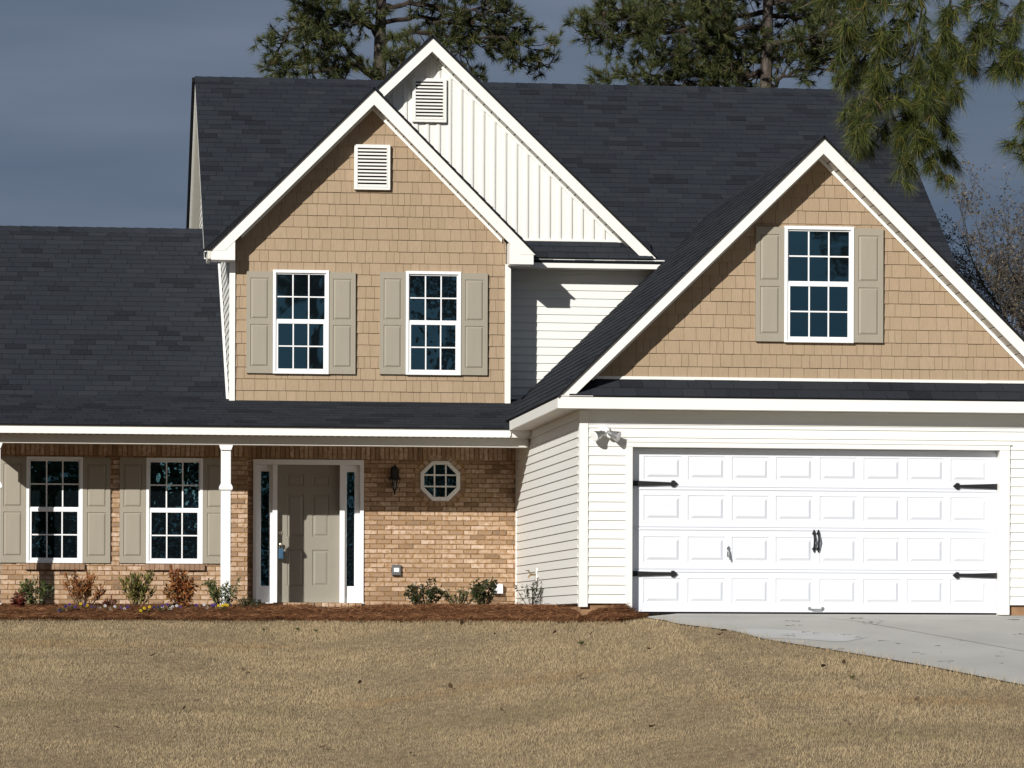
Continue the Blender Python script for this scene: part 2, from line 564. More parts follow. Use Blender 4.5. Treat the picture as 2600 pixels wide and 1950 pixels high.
def one_brick(mb, P, a, b, za, zb, mi=0, d=0.012):
    j = lambda s=0.0035: random.uniform(-s, s)
    o = d + random.uniform(-0.003, 0.004)
    c = 0.004
    back = [(a, za), (b, za), (b, zb), (a, zb)]
    fr = [(a + c + j(), za + c + j(0.002)), (b - c + j(), za + c + j(0.002)), (b - c + j(), zb - c + j(0.002)), (a + c + j(), zb - c + j(0.002))]
    v = [P(x, z, 0.0) for x, z in back] + [P(x, z, o + random.uniform(-0.003, 0.003)) for x, z in fr]
    mb.add(v, [(4, 5, 6, 7), (0, 1, 5, 4), (1, 2, 6, 5), (2, 3, 7, 6), (3, 0, 4, 7)], mi)

def paneled(mb, x0, x1, z0, z1, Y, panels, depth, prof, mi=0):
    """a front sheet at Y (facing -Y) with raised / sunk panels; prof: list of (inset, offset towards the viewer); edges go back by depth"""
    xs = sorted(set([x0, x1] + [p[0] for p in panels] + [p[1] for p in panels]))
    zs = sorted(set([z0, z1] + [p[2] for p in panels] + [p[3] for p in panels]))
    for i in range(len(xs) - 1):
        for j in range(len(zs) - 1):
            cx, cz = (xs[i] + xs[i + 1]) / 2, (zs[j] + zs[j + 1]) / 2
            if any(p[0] < cx < p[1] and p[2] < cz < p[3] for p in panels): continue
            mb.quad((xs[i], Y, zs[j]), (xs[i + 1], Y, zs[j]), (xs[i + 1], Y, zs[j + 1]), (xs[i], Y, zs[j + 1]), mi)
    for p in panels:
        loops = [[(p[0], Y, p[2]), (p[1], Y, p[2]), (p[1], Y, p[3]), (p[0], Y, p[3])]]
        for ins, off in prof:
            loops.append([(p[0] + ins, Y - off, p[2] + ins), (p[1] - ins, Y - off, p[2] + ins), (p[1] - ins, Y - off, p[3] - ins), (p[0] + ins, Y - off, p[3] - ins)])
        v = [q for l in loops for q in l]
        f = []
        for k in range(len(loops) - 1):
            for i in range(4):
                f.append((k * 4 + i, k * 4 + (i + 1) % 4, k * 4 + 4 + (i + 1) % 4, k * 4 + 4 + i))
        k = (len(loops) - 1) * 4
        f.append((k, k + 1, k + 2, k + 3))
        mb.add(v, f, mi)
    a, b = Y, Y + depth
    mb.quad((x0, b, z0), (x0, a, z0), (x0, a, z1), (x0, b, z1), mi)
    mb.quad((x1, a, z0), (x1, b, z0), (x1, b, z1), (x1, a, z1), mi)
    mb.quad((x0, a, z1), (x1, a, z1), (x1, b, z1), (x0, b, z1), mi)
    mb.quad((x0, b, z0), (x1, b, z0), (x1, a, z0), (x0, a, z0), mi)
    mb.quad((x1, b, z0), (x0, b, z0), (x0, b, z1), (x1, b, z1), mi)

# ================================================================== SETTING: ground, driveway, bed
def lerp(a, b, t): return a + (b - a) * t
def sm(a, b, x):
    t = min(1, max(0, (x - a) / (b - a)))
    return t * t * (3 - 2 * t)

def bed_edge(X):
    if X < 3: return 3.5
    if X < 7.4: return 3.5 - (X - 3) * 4.5 / 4.4
    return -1.0

def terrain(X, Y):
    t = bed_edge(X) - Y
    if t < 0: return -0.09 + 0.10 * min(1.0, -t / (3 - 1.7 * sm(7.0, 7.8, X)))
    if t < 14: return -0.09 - 0.15 * t
    return -2.19 - 0.01 * min(t - 14, 60)

def edge_pts(lo, hi, step): return [lo + i * step for i in range(int(round((hi - lo) / step)) + 1)]

gx = [-600, -300, -150, -80, -40, -20] + edge_pts(-12, 26, 0.5) + [32, 45, 80, 150, 300, 600]
gy = [-600, -300, -150, -100, -75] + edge_pts(-60, -16, 2) + edge_pts(-15, 9, 0.5) + [12, 20, 40, 80, 150, 300, 600]
g = MB()
for y in gy:
    for x in gx:
        g.v.append((x, y, terrain(x, y) - 0.035 + (0.012 * math.sin(x * 1.7 + y) * math.cos(y * 1.3) if y < 3 and abs(x) < 30 else 0)))
nx = len(gx)
for j in range(len(gy) - 1):
    for i in range(nx - 1):
        g.f.append((j * nx + i, j * nx + i + 1, (j + 1) * nx + i + 1, (j + 1) * nx + i)); g.m.append(0)
g.build('lawn_ground', M['soil'], kind='structure', smooth=True)

DRIVE = [(7.22, 0.9), (7.30, 0.0), (7.36, -0.8), (7.48, -1.28), (7.72, -1.5), (8.1, -1.85), (8.4, -2.55), (8.68, -2.9), (9.44, -3.85), (10.0, -4.6), (10.6, -5.62), (10.95, -6.2), (11.6, -7.6), (12.1, -9), (12.6, -11.5), (13.0, -16), (13.0, -44)]
def drive_x(Y):
    for (xa, ya), (xb, yb) in zip(DRIVE, DRIVE[1:]):
        if yb <= Y <= ya:
            return lerp(xa, xb, (ya - Y) / (ya - yb))
    return DRIVE[-1][0] if Y < DRIVE[-1][1] else DRIVE[0][0]
d = MB()
ys = edge_pts(-44, -16, 2) + edge_pts(-15.75, 0.15, 0.15)
cols = 14
for y in ys:
    xa = drive_x(y)
    for i in range(cols + 1):
        x = lerp(xa, xa + 6.6, i / cols)
        z = max(terrain(x, y), terrain(x + 0.01, y))
        d.v.append((x, y, terrain(x, y) - 0.015))
for j in range(len(ys) - 1):
    for i in range(cols):
        a = j * (cols + 1) + i
        d.f.append((a, a + 1, a + cols + 2, a + cols + 1)); d.m.append(0)
drive = d.build('driveway', M['concrete'], kind='structure', smooth=True)
# a saw joint across the slab and a paler patch by the grass
jt = MB()
def on_drive(x, y, h): return (x, y, terrain(x, y) - 0.015 + h)
for (xa, ya), (xb, yb) in (((7.4, -0.35), (13.9, -0.35)), ((9.6, -0.6), (11.5, -3.55)), ((11.5, -3.55), (13.4, -6.4))):
    n = 24
    dx, dy = xb - xa, yb - ya
    l = math.hypot(dx, dy)
    ox, oy = -dy / l * 0.006, dx / l * 0.006
    for i in range(n):
        p = lambda t, s: on_drive(xa + dx * t + ox * s, ya + dy * t + oy * s, 0.004)
        jt.quad(p(i / n, -1), p((i + 1) / n, -1), p((i + 1) / n, 1), p(i / n, 1))
jt.build('driveway_joint', plain('joint_grime', (0.25, 0.24, 0.22), 0.95, spec=0.1, mott=0.5, mscale=6), kind='structure')
pt = MB()
pc = []
for i in range(28):
    t = 2 * math.pi * i / 28
    x, y = 8.75 + 0.95 * math.cos(t) + 0.12 * math.sin(3 * t), -2.25 + 0.42 * math.sin(t) + 0.06 * math.cos(4 * t) - 0.28 * math.cos(t)
    x = max(x, drive_x(y) + 0.02)
    pc.append((x, y))
for i in range(28):
    a, b = pc[i], pc[(i + 1) % 28]
    c = (8.9, -2.3)
    for k in range(3):
        f0, f1 = k / 3, (k + 1) / 3
        q = lambda p, f: on_drive(lerp(c[0], p[0], f), lerp(c[1], p[1], f), 0.004)
        pt.quad(q(a, f0), q(b, f0), q(b, f1), q(a, f1))
pt.build('driveway_patch', plain('pale_concrete', (0.455, 0.455, 0.445), 0.88, mott=0.12, mscale=3), kind='structure')

def wall_y(X): return 6.72 if X < 2.4 else (7.2 if X < 6.44 else 0.05)
def bed_z(X, Y):
    e = bed_edge(X) + 0.95 * sm(6.85, 7.4, X)
    t = Y - e
    return -0.085 + 0.10 * sm(0, 0.30, t) + 0.035 * sm(6.3, 6.7, X) * sm(0, 0.3, t) + 0.06 * sm(0.3, 3.0, t) + 0.018 * math.sin(X * 5.1 + Y * 3) * math.sin(Y * 4.3 - X)
def bed_front(X): return bed_edge(X) + 0.95 * sm(6.85, 7.4, X)
b = MB()
bx = edge_pts(-8, 7.28, 0.14)
nr = 26
for x in bx:
    e = bed_front(x) - 0.05 + 0.06 * math.sin(x * 2.3) + 0.03 * math.sin(x * 7.1)
    for j in range(nr + 1):
        y = lerp(e, wall_y(x) if x < 6.3 else lerp(7.2, 0.05, sm(6.3, 6.6, x)), j / nr)
        b.v.append((x, y, bed_z(x, y) - (0.06 if j == 0 else 0)))
for i in range(len(bx) - 1):
    for j in range(nr):
        a = i * (nr + 1) + j
        b.f.append((a, a + nr + 1, a + nr + 2, a + 1)); b.m.append(0)
b.build('mulch_bed', M['mulch'], kind='structure', smooth=True)
pad = MB()
pad.box(3.05, 4.35, 4.9, 6.62, -0.05, 0.065)
pad.build('doorstep_slab', M['concrete'], kind='structure', bevel=0.01)

# ================================================================== HOUSE
def punched_mat():
    m, t, b = new_mat('punched_strip')
    tcn = t.nodes.new('ShaderNodeTexCoord')
    wv = t.nodes.new('ShaderNodeTexWave')
    wv.wave_type = 'BANDS'; wv.bands_direction = 'X'
    wv.inputs['Scale'].default_value = 3.2
    t.links.new(tcn.outputs['Object'], wv.inputs['Vector'])
    r = t.nodes.new('ShaderNodeValToRGB')
    r.color_ramp.interpolation = 'CONSTANT'
    r.color_ramp.elements[0].color = (0.01, 0.01, 0.01, 1)
    r.color_ramp.elements[1].position = 0.45
    r.color_ramp.elements[1].color = (0.6, 0.58, 0.53, 1)
    t.links.new(wv.outputs['Fac'], r.inputs[0])
    t.links.new(r.outputs[0], b.inputs['Base Color'])
    return m
M['punched'] = punched_mat()
HOUSE = empty('suburban_house', (6.4, 3.0, 0.0),
              'two storey suburban house with tan shake gables, white siding and a wide garage door', 'house')

def part(mb, name, mats, bevel=0.0, parent=None, smooth=False, label=None):
    return mb.build(name, mats, parent or HOUSE, bevel=bevel, smooth=smooth, label=label)

# ---- garage block
w = MB()
for poly in ([(6.545, 0.11), (7.05, 0.11), (7.05, 2.62), (6.545, 2.62)], [(7.05, 2.21), (12.165, 2.21), (12.165, 2.62), (7.05, 2.62)], [(12.165, 0.11), (12.62, 0.11), (12.62, 2.62), (12.165, 2.62)]):
    lap(w, front(0.0), poly, 0.11)
part(w, 'siding_wall', M['siding'])
w = MB()
lap(w, leftside(6.44), [(0.09, 0.11), (7.09, 0.11), (7.09, 2.64), (0.09, 2.64)], 0.11)
part(w, 'siding_wall', M['siding'])
w = MB()
w.box(6.47, 7.048, 0.03, 0.3, -0.3, 0.105)
w.box(6.47, 6.7, 0.3, 7.0, -0.3, 0.105)
part(w, 'foundation', M['found'])
w = MB()
w.box(12.167, 12.7, 0.03, 7.0, -0.3, 0.105)
part(w, 'foundation', M['found'])
w = MB()
w.box(6.43, 6.545, -0.03, 0.09, 0.062, 2.63)
part(w, 'corner_post', M['trim'], 0.004)
w = MB()
w.box(12.62, 12.735, -0.03, 0.09, 0.062, 2.63)
part(w, 'corner_post', M['trim'], 0.004)
w = MB()
w.box(6.415, 6.44, 7.05, 7.085, 0.05, 2.5)
part(w, 'corner_trim', M['trim'])
w = MB()
w.box(12.66, 12.70, 0.1, 7.0, 0.1, 2.63)
part(w, 'garage_wall', M['siding'])
w = MB()
w.box(6.46, 6.5, 0.1, 7.0, 0.1, 2.63)
part(w, 'garage_wall', M['siding'])
# eaves
w = MB()
w.box(6.10, 13.07, -0.36, -0.33, 2.63, 2.785)
w.box(6.10, 6.56, -0.375, -0.20, 2.787, 2.80)
w.box(9.16, 9.166, -0.362, -0.355, 2.632, 2.783)
part(w, 'fascia', M['trim'], 0.004)
w = MB()
w.box(6.10, 6.13, -0.328, 5.168, 2.632, 2.765)
w.box(6.115, 6.125, 5.17, 5.35, 2.55, 2.66)
part(w, 'fascia', M['trim'], 0.004)
w = MB()
w.box(6.132, 13.05, -0.328, 0.02, 2.635, 2.65)
w.box(6.132, 6.47, 0.022, 7.05, 2.635, 2.65)
part(w, 'soffit', M['soffit'])
w = MB()
w.box(6.55, 12.62, -0.024, 0.0, 2.445, 2.475)
w.box(6.55, 12.62, -0.010, 0.0, 2.475, 2.632)
part(w, 'frieze_board', M['trim'])
# garage gable
GA, GZ, GS = 9.585, 6.184, 0.981
w = MB()
shakes(w, front(0.0), [(GA - 3.12, 3.07), (GA + 3.12, 3.07), (GA, 6.12)], 3.04)
part(w, 'shake_gable', [M['shake'], M['dark']])
w = MB()
w.box(GA - 3.10, GA + 3.10, -0.034, -0.002, 3.035, 3.075)
part(w, 'gable_base_trim', M['trim'], 0.003)

def rake(ax, az, s, xl, zl, tv, y0, y1, side):
    """one rake board from the gable apex down to (xl, zl); cut level at its foot"""
    sg = -1 if side == 'l' else 1
    X = lambda dx: ax + sg * dx
    dl = abs(xl - ax)
    poly = [(X(0), az), (X(0), az - tv), (X(dl - tv / s), zl), (X(dl), zl)]
    if sg > 0: poly = poly[::-1]
    mb = MB()
    mb.prism(poly, y0, y1)
    part(mb, 'rake_board', M['trim'], 0.003)

def rake_soffit(ax, az, s, dl, y0, y1, side):
    """perforated soffit under one rake: boards across the slope with dark seams over a backing, and the trim where it meets the wall"""
    sg = -1 if side == 'l' else 1
    L = dl
    mb = MB()
    st = 0.115
    n = int(L / st)
    for i in range(n):
        a, b = i * st, i * st + st - 0.014
        q = [(ax + sg * a, az - s * a), (ax + sg * b, az - s * b)]
        poly = [q[0], q[1], (q[1][0], q[1][1] + 0.012), (q[0][0], q[0][1] + 0.012)]
        if sg < 0: poly = poly[::-1]
        mb.prism(poly, y0, y1, 0)
    poly = [(ax, az + 0.013), (ax + sg * L, az - s * L + 0.013), (ax + sg * L, az - s * L + 0.03), (ax, az + 0.03)]
    if sg < 0: poly = poly[::-1]
    mb.prism(poly, y0, y1, 1)
    part(mb, 'soffit', [M['soffit'], M['dark']])
    mb = MB()
    t = 0.055
    poly = [(ax, az - 0.004), (ax, az - 0.004 - t), (ax + sg * (L - 0.1), az - s * (L - 0.1) - 0.004 - t), (ax + sg * (L - 0.1), az - s * (L - 0.1) - 0.004)]
    if sg > 0: poly = poly[::-1]
    mb.prism(poly, y1 - 0.045, y1 - 0.02, 0)
    part(mb, 'rake_trim', M['trim'])

for sd, xl in (('l', 6.121), ('r', 13.049)):
    rake(GA, GZ, GS, xl, 2.803, 0.20, -0.36, -0.33, sd)
    rake_soffit(GA, GZ - 0.185, GS, 3.1, -0.328, 0.0, sd)

def gable_roof(ax, az, s, half, y0, y1, name, seed, ridge=True, e=0.155, valley=None):
    random.seed(seed)
    k = math.sqrt(1 + s * s)
    mb = MB()
    z0 = az + 0.034 - s * half
    poly = None
    if valley: poly = [(0, 0), (valley[0], 0), (valley[1], half * k), (0, half * k)]
    shingle_roof(mb, (ax - half, y0, z0), (0, 1, 0), (1, 0, s), y1 - y0, half * k, e=e, thick=0.024, poly=poly)
    shingle_roof(mb, (ax + half, y0, z0), (0, 1, 0), (-1, 0, s), y1 - y0, half * k, e=e, thick=0.024, poly=poly)
    if ridge: cap_shingles(mb, (ax, y0 + 0.01, az + 0.034), (ax, y1, az + 0.034), 0.13, 0.13 * s)
    part(mb, name, [M['tab'], M['deck']])

gable_roof(GA, GZ, GS, 3.50, -0.39, 9.3, 'garage_roof', 21)
random.seed(5)
w = MB()
shingle_roof(w, (6.25, -0.375, 2.795), (1, 0, 0), (0, 0.375, 0.25), 6.67, 0.455, e=0.21, tab=0.30, thick=0.02)
part(w, 'pent_roof', [M['tab'], M['deck']])

# ---- garage door and its frame
w = MB()
w.box(7.05, 7.13, -0.035, 0.145, -0.02, 2.152)
w.box(12.03, 12.165, -0.035, 0.145, -0.02, 2.152)
w.box(7.05, 12.165, -0.035, 0.145, 2.154, 2.215)
w.box(7.03, 12.185, -0.045, -0.012, 2.217, 2.24)
part(w, 'garage_door_frame', M['trim'], 0.004)
w = MB()
w.box(7.132, 12.028, 0.145, 0.16, -0.02, 2.15, 0)
w.box(7.132, 12.028, 0.138, 0.144, -0.05, 0.012, 1)
GD = part(w, 'garage_door', [M['garage'], M['dark']])
secs = [0.002, 0.563, 1.115, 1.642, 2.15]
rows = [(0.115, 0.446), (0.655, 0.991), (1.203, 1.533), (1.739, 2.045)]
for k in range(4):
    s = MB()
    pn = [(7.303 + 0.5862 * i, 7.303 + 0.5862 * i + 0.498, rows[k][0], rows[k][1]) for i in range(8)]
    paneled(s, 7.134, 12.026, secs[k] + 0.004, secs[k + 1] - 0.004, 0.135, pn, 0.009, [(0.010, -0.011), (0.026, -0.011), (0.062, 0.008), (0.068, 0.008)])
    s.box(7.134, 12.026, 0.124, 0.1295, secs[k + 1] - 0.036, secs[k + 1] - 0.024)
    s.build('door_section', M['garage'], GD)
def strap(xh, xt, z, nm='strap_hinge'):
    """long iron strap with a spear tip"""
    s = MB()
    sg = 1 if xt > xh else -1
    pts = [(xh, z - 0.036), (xt - sg * 0.09, z - 0.018), (xt - sg * 0.085, z - 0.040), (xt - sg * 0.05, z - 0.044), (xt, z), (xt - sg * 0.05, z + 0.044), (xt - sg * 0.085, z + 0.040), (xt - sg * 0.09, z + 0.018), (xh, z + 0.036)]
    if sg < 0: pts = pts[::-1]
    s.prism(pts, 0.106, 0.1293)
    for t in (0.12, 0.4, 0.68):
        s.lathe((lerp(xh, xt, t), 0.106, z), [(0.011, 0), (0.008, 0.006)], 8, axis='Y')
    s.build(nm, M['black'], GD, bevel=0.003)
for z in (1.685, 0.502):
    strap(7.135, 7.752, z)
    strap(12.026, 11.43, z - (0.004 if z > 1 else 0))
for x in (9.566, 9.624):
    s = MB()
    s.tube([(x, 0.115, 0.80), (x, 0.10, 0.86), (x + 0.002, 0.07, 0.95), (x, 0.10, 1.04), (x, 0.115, 1.09)], [0.010, 0.012, 0.014, 0.012, 0.010], 8)
    for z in (0.845, 1.05):
        s.prism([(x, z - 0.045), (x + 0.026, z - 0.005), (x + 0.012, z + 0.012), (x, z + 0.045), (x - 0.012, z + 0.012), (x - 0.026, z - 0.005)], 0.11, 0.1293)
    s.build('pull_handle', M['black'], GD)
s = MB()
s.box(8.405, 8.443, 0.115, 0.1293, 0.735, 0.86)
s.lathe((8.424, 0.115, 0.80), [(0.022, 0), (0.022, 0.014), (0.012, 0.02)], 12, axis='Y')
s.tube([(8.424, 0.09, 0.80), (8.432, 0.085, 0.74), (8.442, 0.085, 0.685)], [0.013, 0.012, 0.009], 8)
s.prism([(8.41, 0.86), (8.438, 0.86), (8.424, 0.885)], 0.115, 0.1293)
s.build('lock_handle', M['steel'], GD, bevel=0.002)
s = MB()
for x in (9.51, 9.685):
    s.lathe((x, 0.129, 0.055), [(0.022, 0), (0.022, 0.008), (0.01, 0.01)], 12, axis='Y')
s.tube([(9.51, 0.12, 0.055), (9.54, 0.095, 0.043), (9.655, 0.095, 0.043), (9.685, 0.12, 0.055)], 0.009, 8)
s.build('lift_handle', M['steel'], GD)

# ---- upper storey: white wall behind, board and batten gable
w = MB()
lap(w, front(7.3), [(6.0, 3.0), (9.2, 3.0), (9.2, 5.16), (6.0, 5.16)], 3.03, e=0.1218)
part(w, 'siding_wall', M['siding'])
w = MB()
w.box(2.2, 12.9, 7.34, 16.9, -0.2, 5.12)
part(w, 'wall_core', M['siding'])
w = MB()
lap(w, leftside(1.95), [(10.9, 3.0), (16.9, 3.0), (16.9, 5.35), (12.1, 8.5), (10.9, 7.72)], 3.0, e=0.1206)
part(w, 'siding_wall', M['siding'])
WA, WZ, WS = 5.132, 8.548, 0.958
w = MB()
tri = [(WA - 2.98, 5.62), (WA + 2.98, 5.62), (WA, 8.475)]
u = WA - 3.0
while u < WA + 3.0:
    for a, bb, o in ((0, 0.014, 0.002), (0.014, 0.104, 0.012), (0.104, 0.116, 0.020), (0.116, 0.150, 0.032), (0.150, 0.166, 0.026)):
        pc = clip_rect(tri, u + a, u + bb, 5, 9)
        if pc: slab_piece(w, front(7.3), pc, 5.6, 3, o, o)
    u += 0.166
part(w, 'batten_gable', M['siding'])
w = MB()
w.box(WA - 3.0, WA + 3.02, 7.262, 7.298, 5.585, 5.622)
part(w, 'gable_base_trim', M['trim'], 0.003)
for sd, xl in (('l', 1.76), ('r', 8.505)):
    rake(WA, WZ, WS, xl, 5.318, 0.205, 6.95, 6.98, sd)
    rake_soffit(WA, WZ - 0.19, WS, 3.05, 6.982, 7.3, sd)
gable_roof(WA, WZ, WS, 3.37, 6.92, 12.0, 'front_gable_roof', 22, valley=(0.3, 5.08))
w = MB()
w.box(6.3, 12.9, 6.90, 6.93, 5.154, 5.289)
part(w, 'fascia', M['trim'], 0.004)
w = MB()
w.box(2.2, 13.04, 6.932, 7.32, 5.16, 5.175)
part(w, 'soffit', M['soffit'])
random.seed(6)
w = MB()
shingle_roof(w, (2.0, 6.885, 5.30), (1, 0, 0), (0, 0.40, 0.30), 6.45, 0.50, e=0.165, thick=0.02)
part(w, 'pent_roof', [M['tab'], M['deck']])

# ---- main roof
random.seed(31)
MS = 0.65
RY, RZ = 12.1, 8.645
w = MB()
shingle_roof(w, (1.77, 6.88, RZ - MS * (RY - 6.88)), (1, 0, 0), (0, 1, MS), 11.31, (RY - 6.88) * math.sqrt(1 + MS * MS), e=0.166, thick=0.03)
w.prism_x([(RY, RZ - 0.03), (17.4, RZ - 0.03 - MS * 5.3), (17.4, RZ - MS * 5.3), (RY, RZ)], 1.77, 13.08, 1)
w.prism_x([(RY, RZ - 0.07), (17.4, RZ - 0.07 - MS * 5.3), (17.4, RZ - 0.002 - MS * 5.3), (RY, RZ - 0.002)], 1.725, 1.769, 1)
cap_shingles(w, (1.77, RY, RZ), (13.08, RY, RZ), 0.14, 0.14 * MS, 0.2)
part(w, 'main_roof', [M['tab'], M['deck']])
for x0, x1 in ((1.775, 1.80), (13.05, 13.075)):
    w = MB()
    w.prism_x([(7.25, RZ - 0.06 - MS * 4.85), (RY, RZ - 0.06), (RY, RZ - 0.25), (7.25, RZ - 0.25 - MS * 4.85)], x0, x1)
    w.prism_x([(RY, RZ - 0.06), (17.2, RZ - 0.06 - MS * 5.1), (17.2, RZ - 0.25 - MS * 5.1), (RY, RZ - 0.25)], x0, x1)
    part(w, 'rake_board', M['trim'])
w = MB()
for sgn in (1,):
    w.prism_x([(RY, RZ - 0.22), (17.2, RZ - 0.22 - MS * 5.1), (17.2, RZ - 0.20 - MS * 5.1), (RY, RZ - 0.20)], 1.801, 1.945)
    w.prism_x([(7.25, RZ - 0.22 - MS * 4.85), (RY, RZ - 0.22), (RY, RZ - 0.20), (7.25, RZ - 0.20 - MS * 4.85)], 1.801, 1.945)
part(w, 'soffit', M['soffit'])
w = MB()
w.prism_x([(7.3, 3.0), (16.9, 3.0), (16.9, 5.2), (12.1, 8.4), (7.3, 5.2)], 12.9, 12.93)
part(w, 'siding_wall', M['siding'])

# ---- tan front gable
TA, TZ, TS = 4.217, 7.66, 1.0
w = MB()
shakes(w, front(6.6), [(2.20, 3.09), (6.20, 3.09), (6.20, 5.58), (TA, 7.56), (2.20, 5.54)], 3.09)
part(w, 'shake_gable', [M['shake'], M['dark']])
w = MB()
w.box(2.15, 6.26, 6.63, 7.30, 3.0, 5.5)
part(w, 'wall_core', M['siding'])
for x0, x1 in ((2.125, 2.21), (6.19, 6.275)):
    w = MB()
    w.box(x0, x1, 6.56, 6.66, 3.055, 5.16)
    part(w, 'corner_post', M['trim'], 0.004)
w = MB()
w.box(2.21, 6.19, 6.565, 6.598, 3.055, 3.092)
part(w, 'gable_base_trim', M['trim'], 0.003)
w = MB()
zr = lambda y: 3.17 + 0.65 * (y - 6.8)
lap(w, leftside(2.145), [(6.66, 3.08), (11.0, zr(11.0) - 0.1), (11.0, 7.72), (7.25, 5.28), (6.66, 5.2)], 3.09)
w.box(1.952, 2.14, 10.9, 10.95, 5.6, 7.68)
part(w, 'siding_wall', M['siding'])
w = MB()
w.prism_x([(6.62, 3.10), (6.8, 3.20), (10.2, zr(10.2) + 0.03), (10.2, zr(10.2) + 0.085), (6.8, 3.255), (6.62, 3.155)], 2.085, 2.122)
part(w, 'step_flashing', M['trim'])
for sd, xl in (('l', TA - 2.385), ('r', TA + 2.385)):
    rake(TA, TZ, TS, xl, 5.275, 0.22, 6.25, 6.28, sd)
    rake_soffit(TA, TZ - 0.20, TS, 2.02, 6.282, 6.6, sd)
for p in ([(1.845, 5.135), (2.194, 5.135), (2.194, 5.445), (1.845, 5.285)], [(6.22, 5.135), (6.575, 5.135), (6.575, 5.285), (6.22, 5.465)]):
    w = MB()
    w.prism(p, 6.256, 6.62)
    part(w, 'cornice_return', M['trim'], 0.004)
w = MB()
w.box(1.795, 1.843, 6.27, 7.0, 5.15, 5.265)
part(w, 'gutter', M['soffit'], 0.006)
gable_roof(TA, TZ, TS, 2.405, 6.22, 7.28, 'tan_gable_roof', 23)

# ---- porch and left wing
random.seed(41)
w = MB()
shingle_roof(w, (-1.6, 6.78, 3.165), (1, 0, 0), (0, 1, 0.65), 3.73, 4.52 * math.sqrt(1 + 0.4225), e=0.155, thick=0.03)
w.prism_x([(11.3, 6.07), (15.8, 3.17), (15.8, 3.20), (11.3, 6.10)], -1.6, 2.0, 1)
cap_shingles(w, (-1.6, 11.3, 6.105), (1.96, 11.3, 6.105), 0.14, 0.09, 0.2)
shingle_roof(w, (-1.6, 5.14, 2.662), (1, 0, 0), (0, 1.65, 0.51), 8.2, math.hypot(1.66, 0.51), e=0.155, thick=0.02)
part(w, 'porch_roof', [M['tab'], M['deck']])
w = MB()
w.box(-1.57, 6.112, 5.17, 5.198, 2.53, 2.655)
part(w, 'fascia', M['trim'], 0.004)
w = MB()
w.box(-1.57, 6.41, 5.20, 7.3, 2.532, 2.55)
part(w, 'porch_ceiling', M['soffit'])
w = MB()
w.box(-1.57, 6.10, 5.20, 5.212, 2.522, 2.531)
part(w, 'soffit_vent_strip', M['punched'])
w = MB()
w.box(-1.57, 6.408, 5.40, 5.60, 2.40, 2.531)
part(w, 'porch_beam', plain('beam_wrap', (0.60, 0.585, 0.53), 0.6, mott=0.05), 0.004)
def post(x):
    p = MB()
    h = 0.070
    y = 5.50
    p.box(x - h, x + h, y - h, y + h, 0.0, 2.33)
    P = part(p, 'porch_post', M['vinyl'], 0.006)
    c = MB()
    c.prism([(x - h - 0.004, 2.325), (x + h + 0.004, 2.325), (x + h + 0.030, 2.398), (x - h - 0.030, 2.398)], y - h - 0.03, y + h + 0.03)
    c.build('capital', M['vinyl'], P, bevel=0.004)
    k = MB()
    k.lathe((x, y, 1.74), [(0.108, 0), (0.132, 0.02), (0.138, 0.045), (0.126, 0.075), (0.112, 0.085), (0.112, 0.10)], 4, rot=math.pi / 4)
    k.build('collar', M['vinyl'], P, bevel=0.004)
    bs = MB()
    bs.box(x - h - 0.02, x + h + 0.02, y - h - 0.02, y + h + 0.02, 0.0, 0.12)
    bs.build('plinth', M['vinyl'], P, bevel=0.004)
post(2.04)
w = MB()
lap(w, leftside(-1.40), [(6.62, 0.1), (15.7, 0.1), (15.7, 3.15), (11.3, 5.95), (6.85, 3.05), (6.62, 3.0)], 0.1)
w.box(-1.39, -1.30, 6.7, 15.7, -0.3, 3.0)
part(w, 'siding_wall', M['siding'])
w = MB()
w.prism_x([(6.80, 3.02), (11.3, 5.94), (15.8, 3.02), (15.8, 3.16), (11.3, 6.07), (6.80, 3.16)], -1.59, -1.565)
part(w, 'rake_board', M['trim'])
w = MB()
w.box(6.114, 6.436, 5.205, 7.05, 2.533, 2.634)
part(w, 'soffit', M['trim'])
post(-1.237)

random.seed(51)
LW = [(-0.818, 0.002, 0.711, 2.262), (0.920, 1.748, 0.711, 2.258)]
w = MB()
bricks(w, front(6.6), -1.40, 2.407, -0.03, 2.275, openings=[(a - 0.005, b2 + 0.005, 0.625, 2.262) for a, b2, c, d2 in LW])
x = -1.40
w.quad((-1.40, 6.6, 2.275), (2.407, 6.6, 2.275), (2.407, 6.6, 2.53), (-1.40, 6.6, 2.53), 1)
while x < 2.38:
    one_brick(w, front(6.6), x + 0.005, min(x + 0.0705 - 0.005, 2.405), 2.285, 2.49)
    x += 0.0705
w.box(-1.40, 2.407, 6.602, 7.3, -0.3, 2.53, 1)
part(w, 'brick_wall', [M['brick'], M['mortar']])
w = MB()
OCT = (5.283, 1.975)
bricks(w, front(7.1), 2.41, 6.425, -0.03, 2.275, openings=[(2.505, 4.145, -1, 2.27)], bed=[(2.41, 2.503), (4.147, 6.425)], octs=[(OCT[0], OCT[1], 0.375)], phase=0.05)
w.quad((2.41, 7.1, 2.275), (6.425, 7.1, 2.275), (6.425, 7.1, 2.53), (2.41, 7.1, 2.53), 1)
x = 2.41
while x < 6.38:
    one_brick(w, front(7.1), x + 0.005, x + 0.0705 - 0.005, 2.285, 2.49)
    x += 0.0705
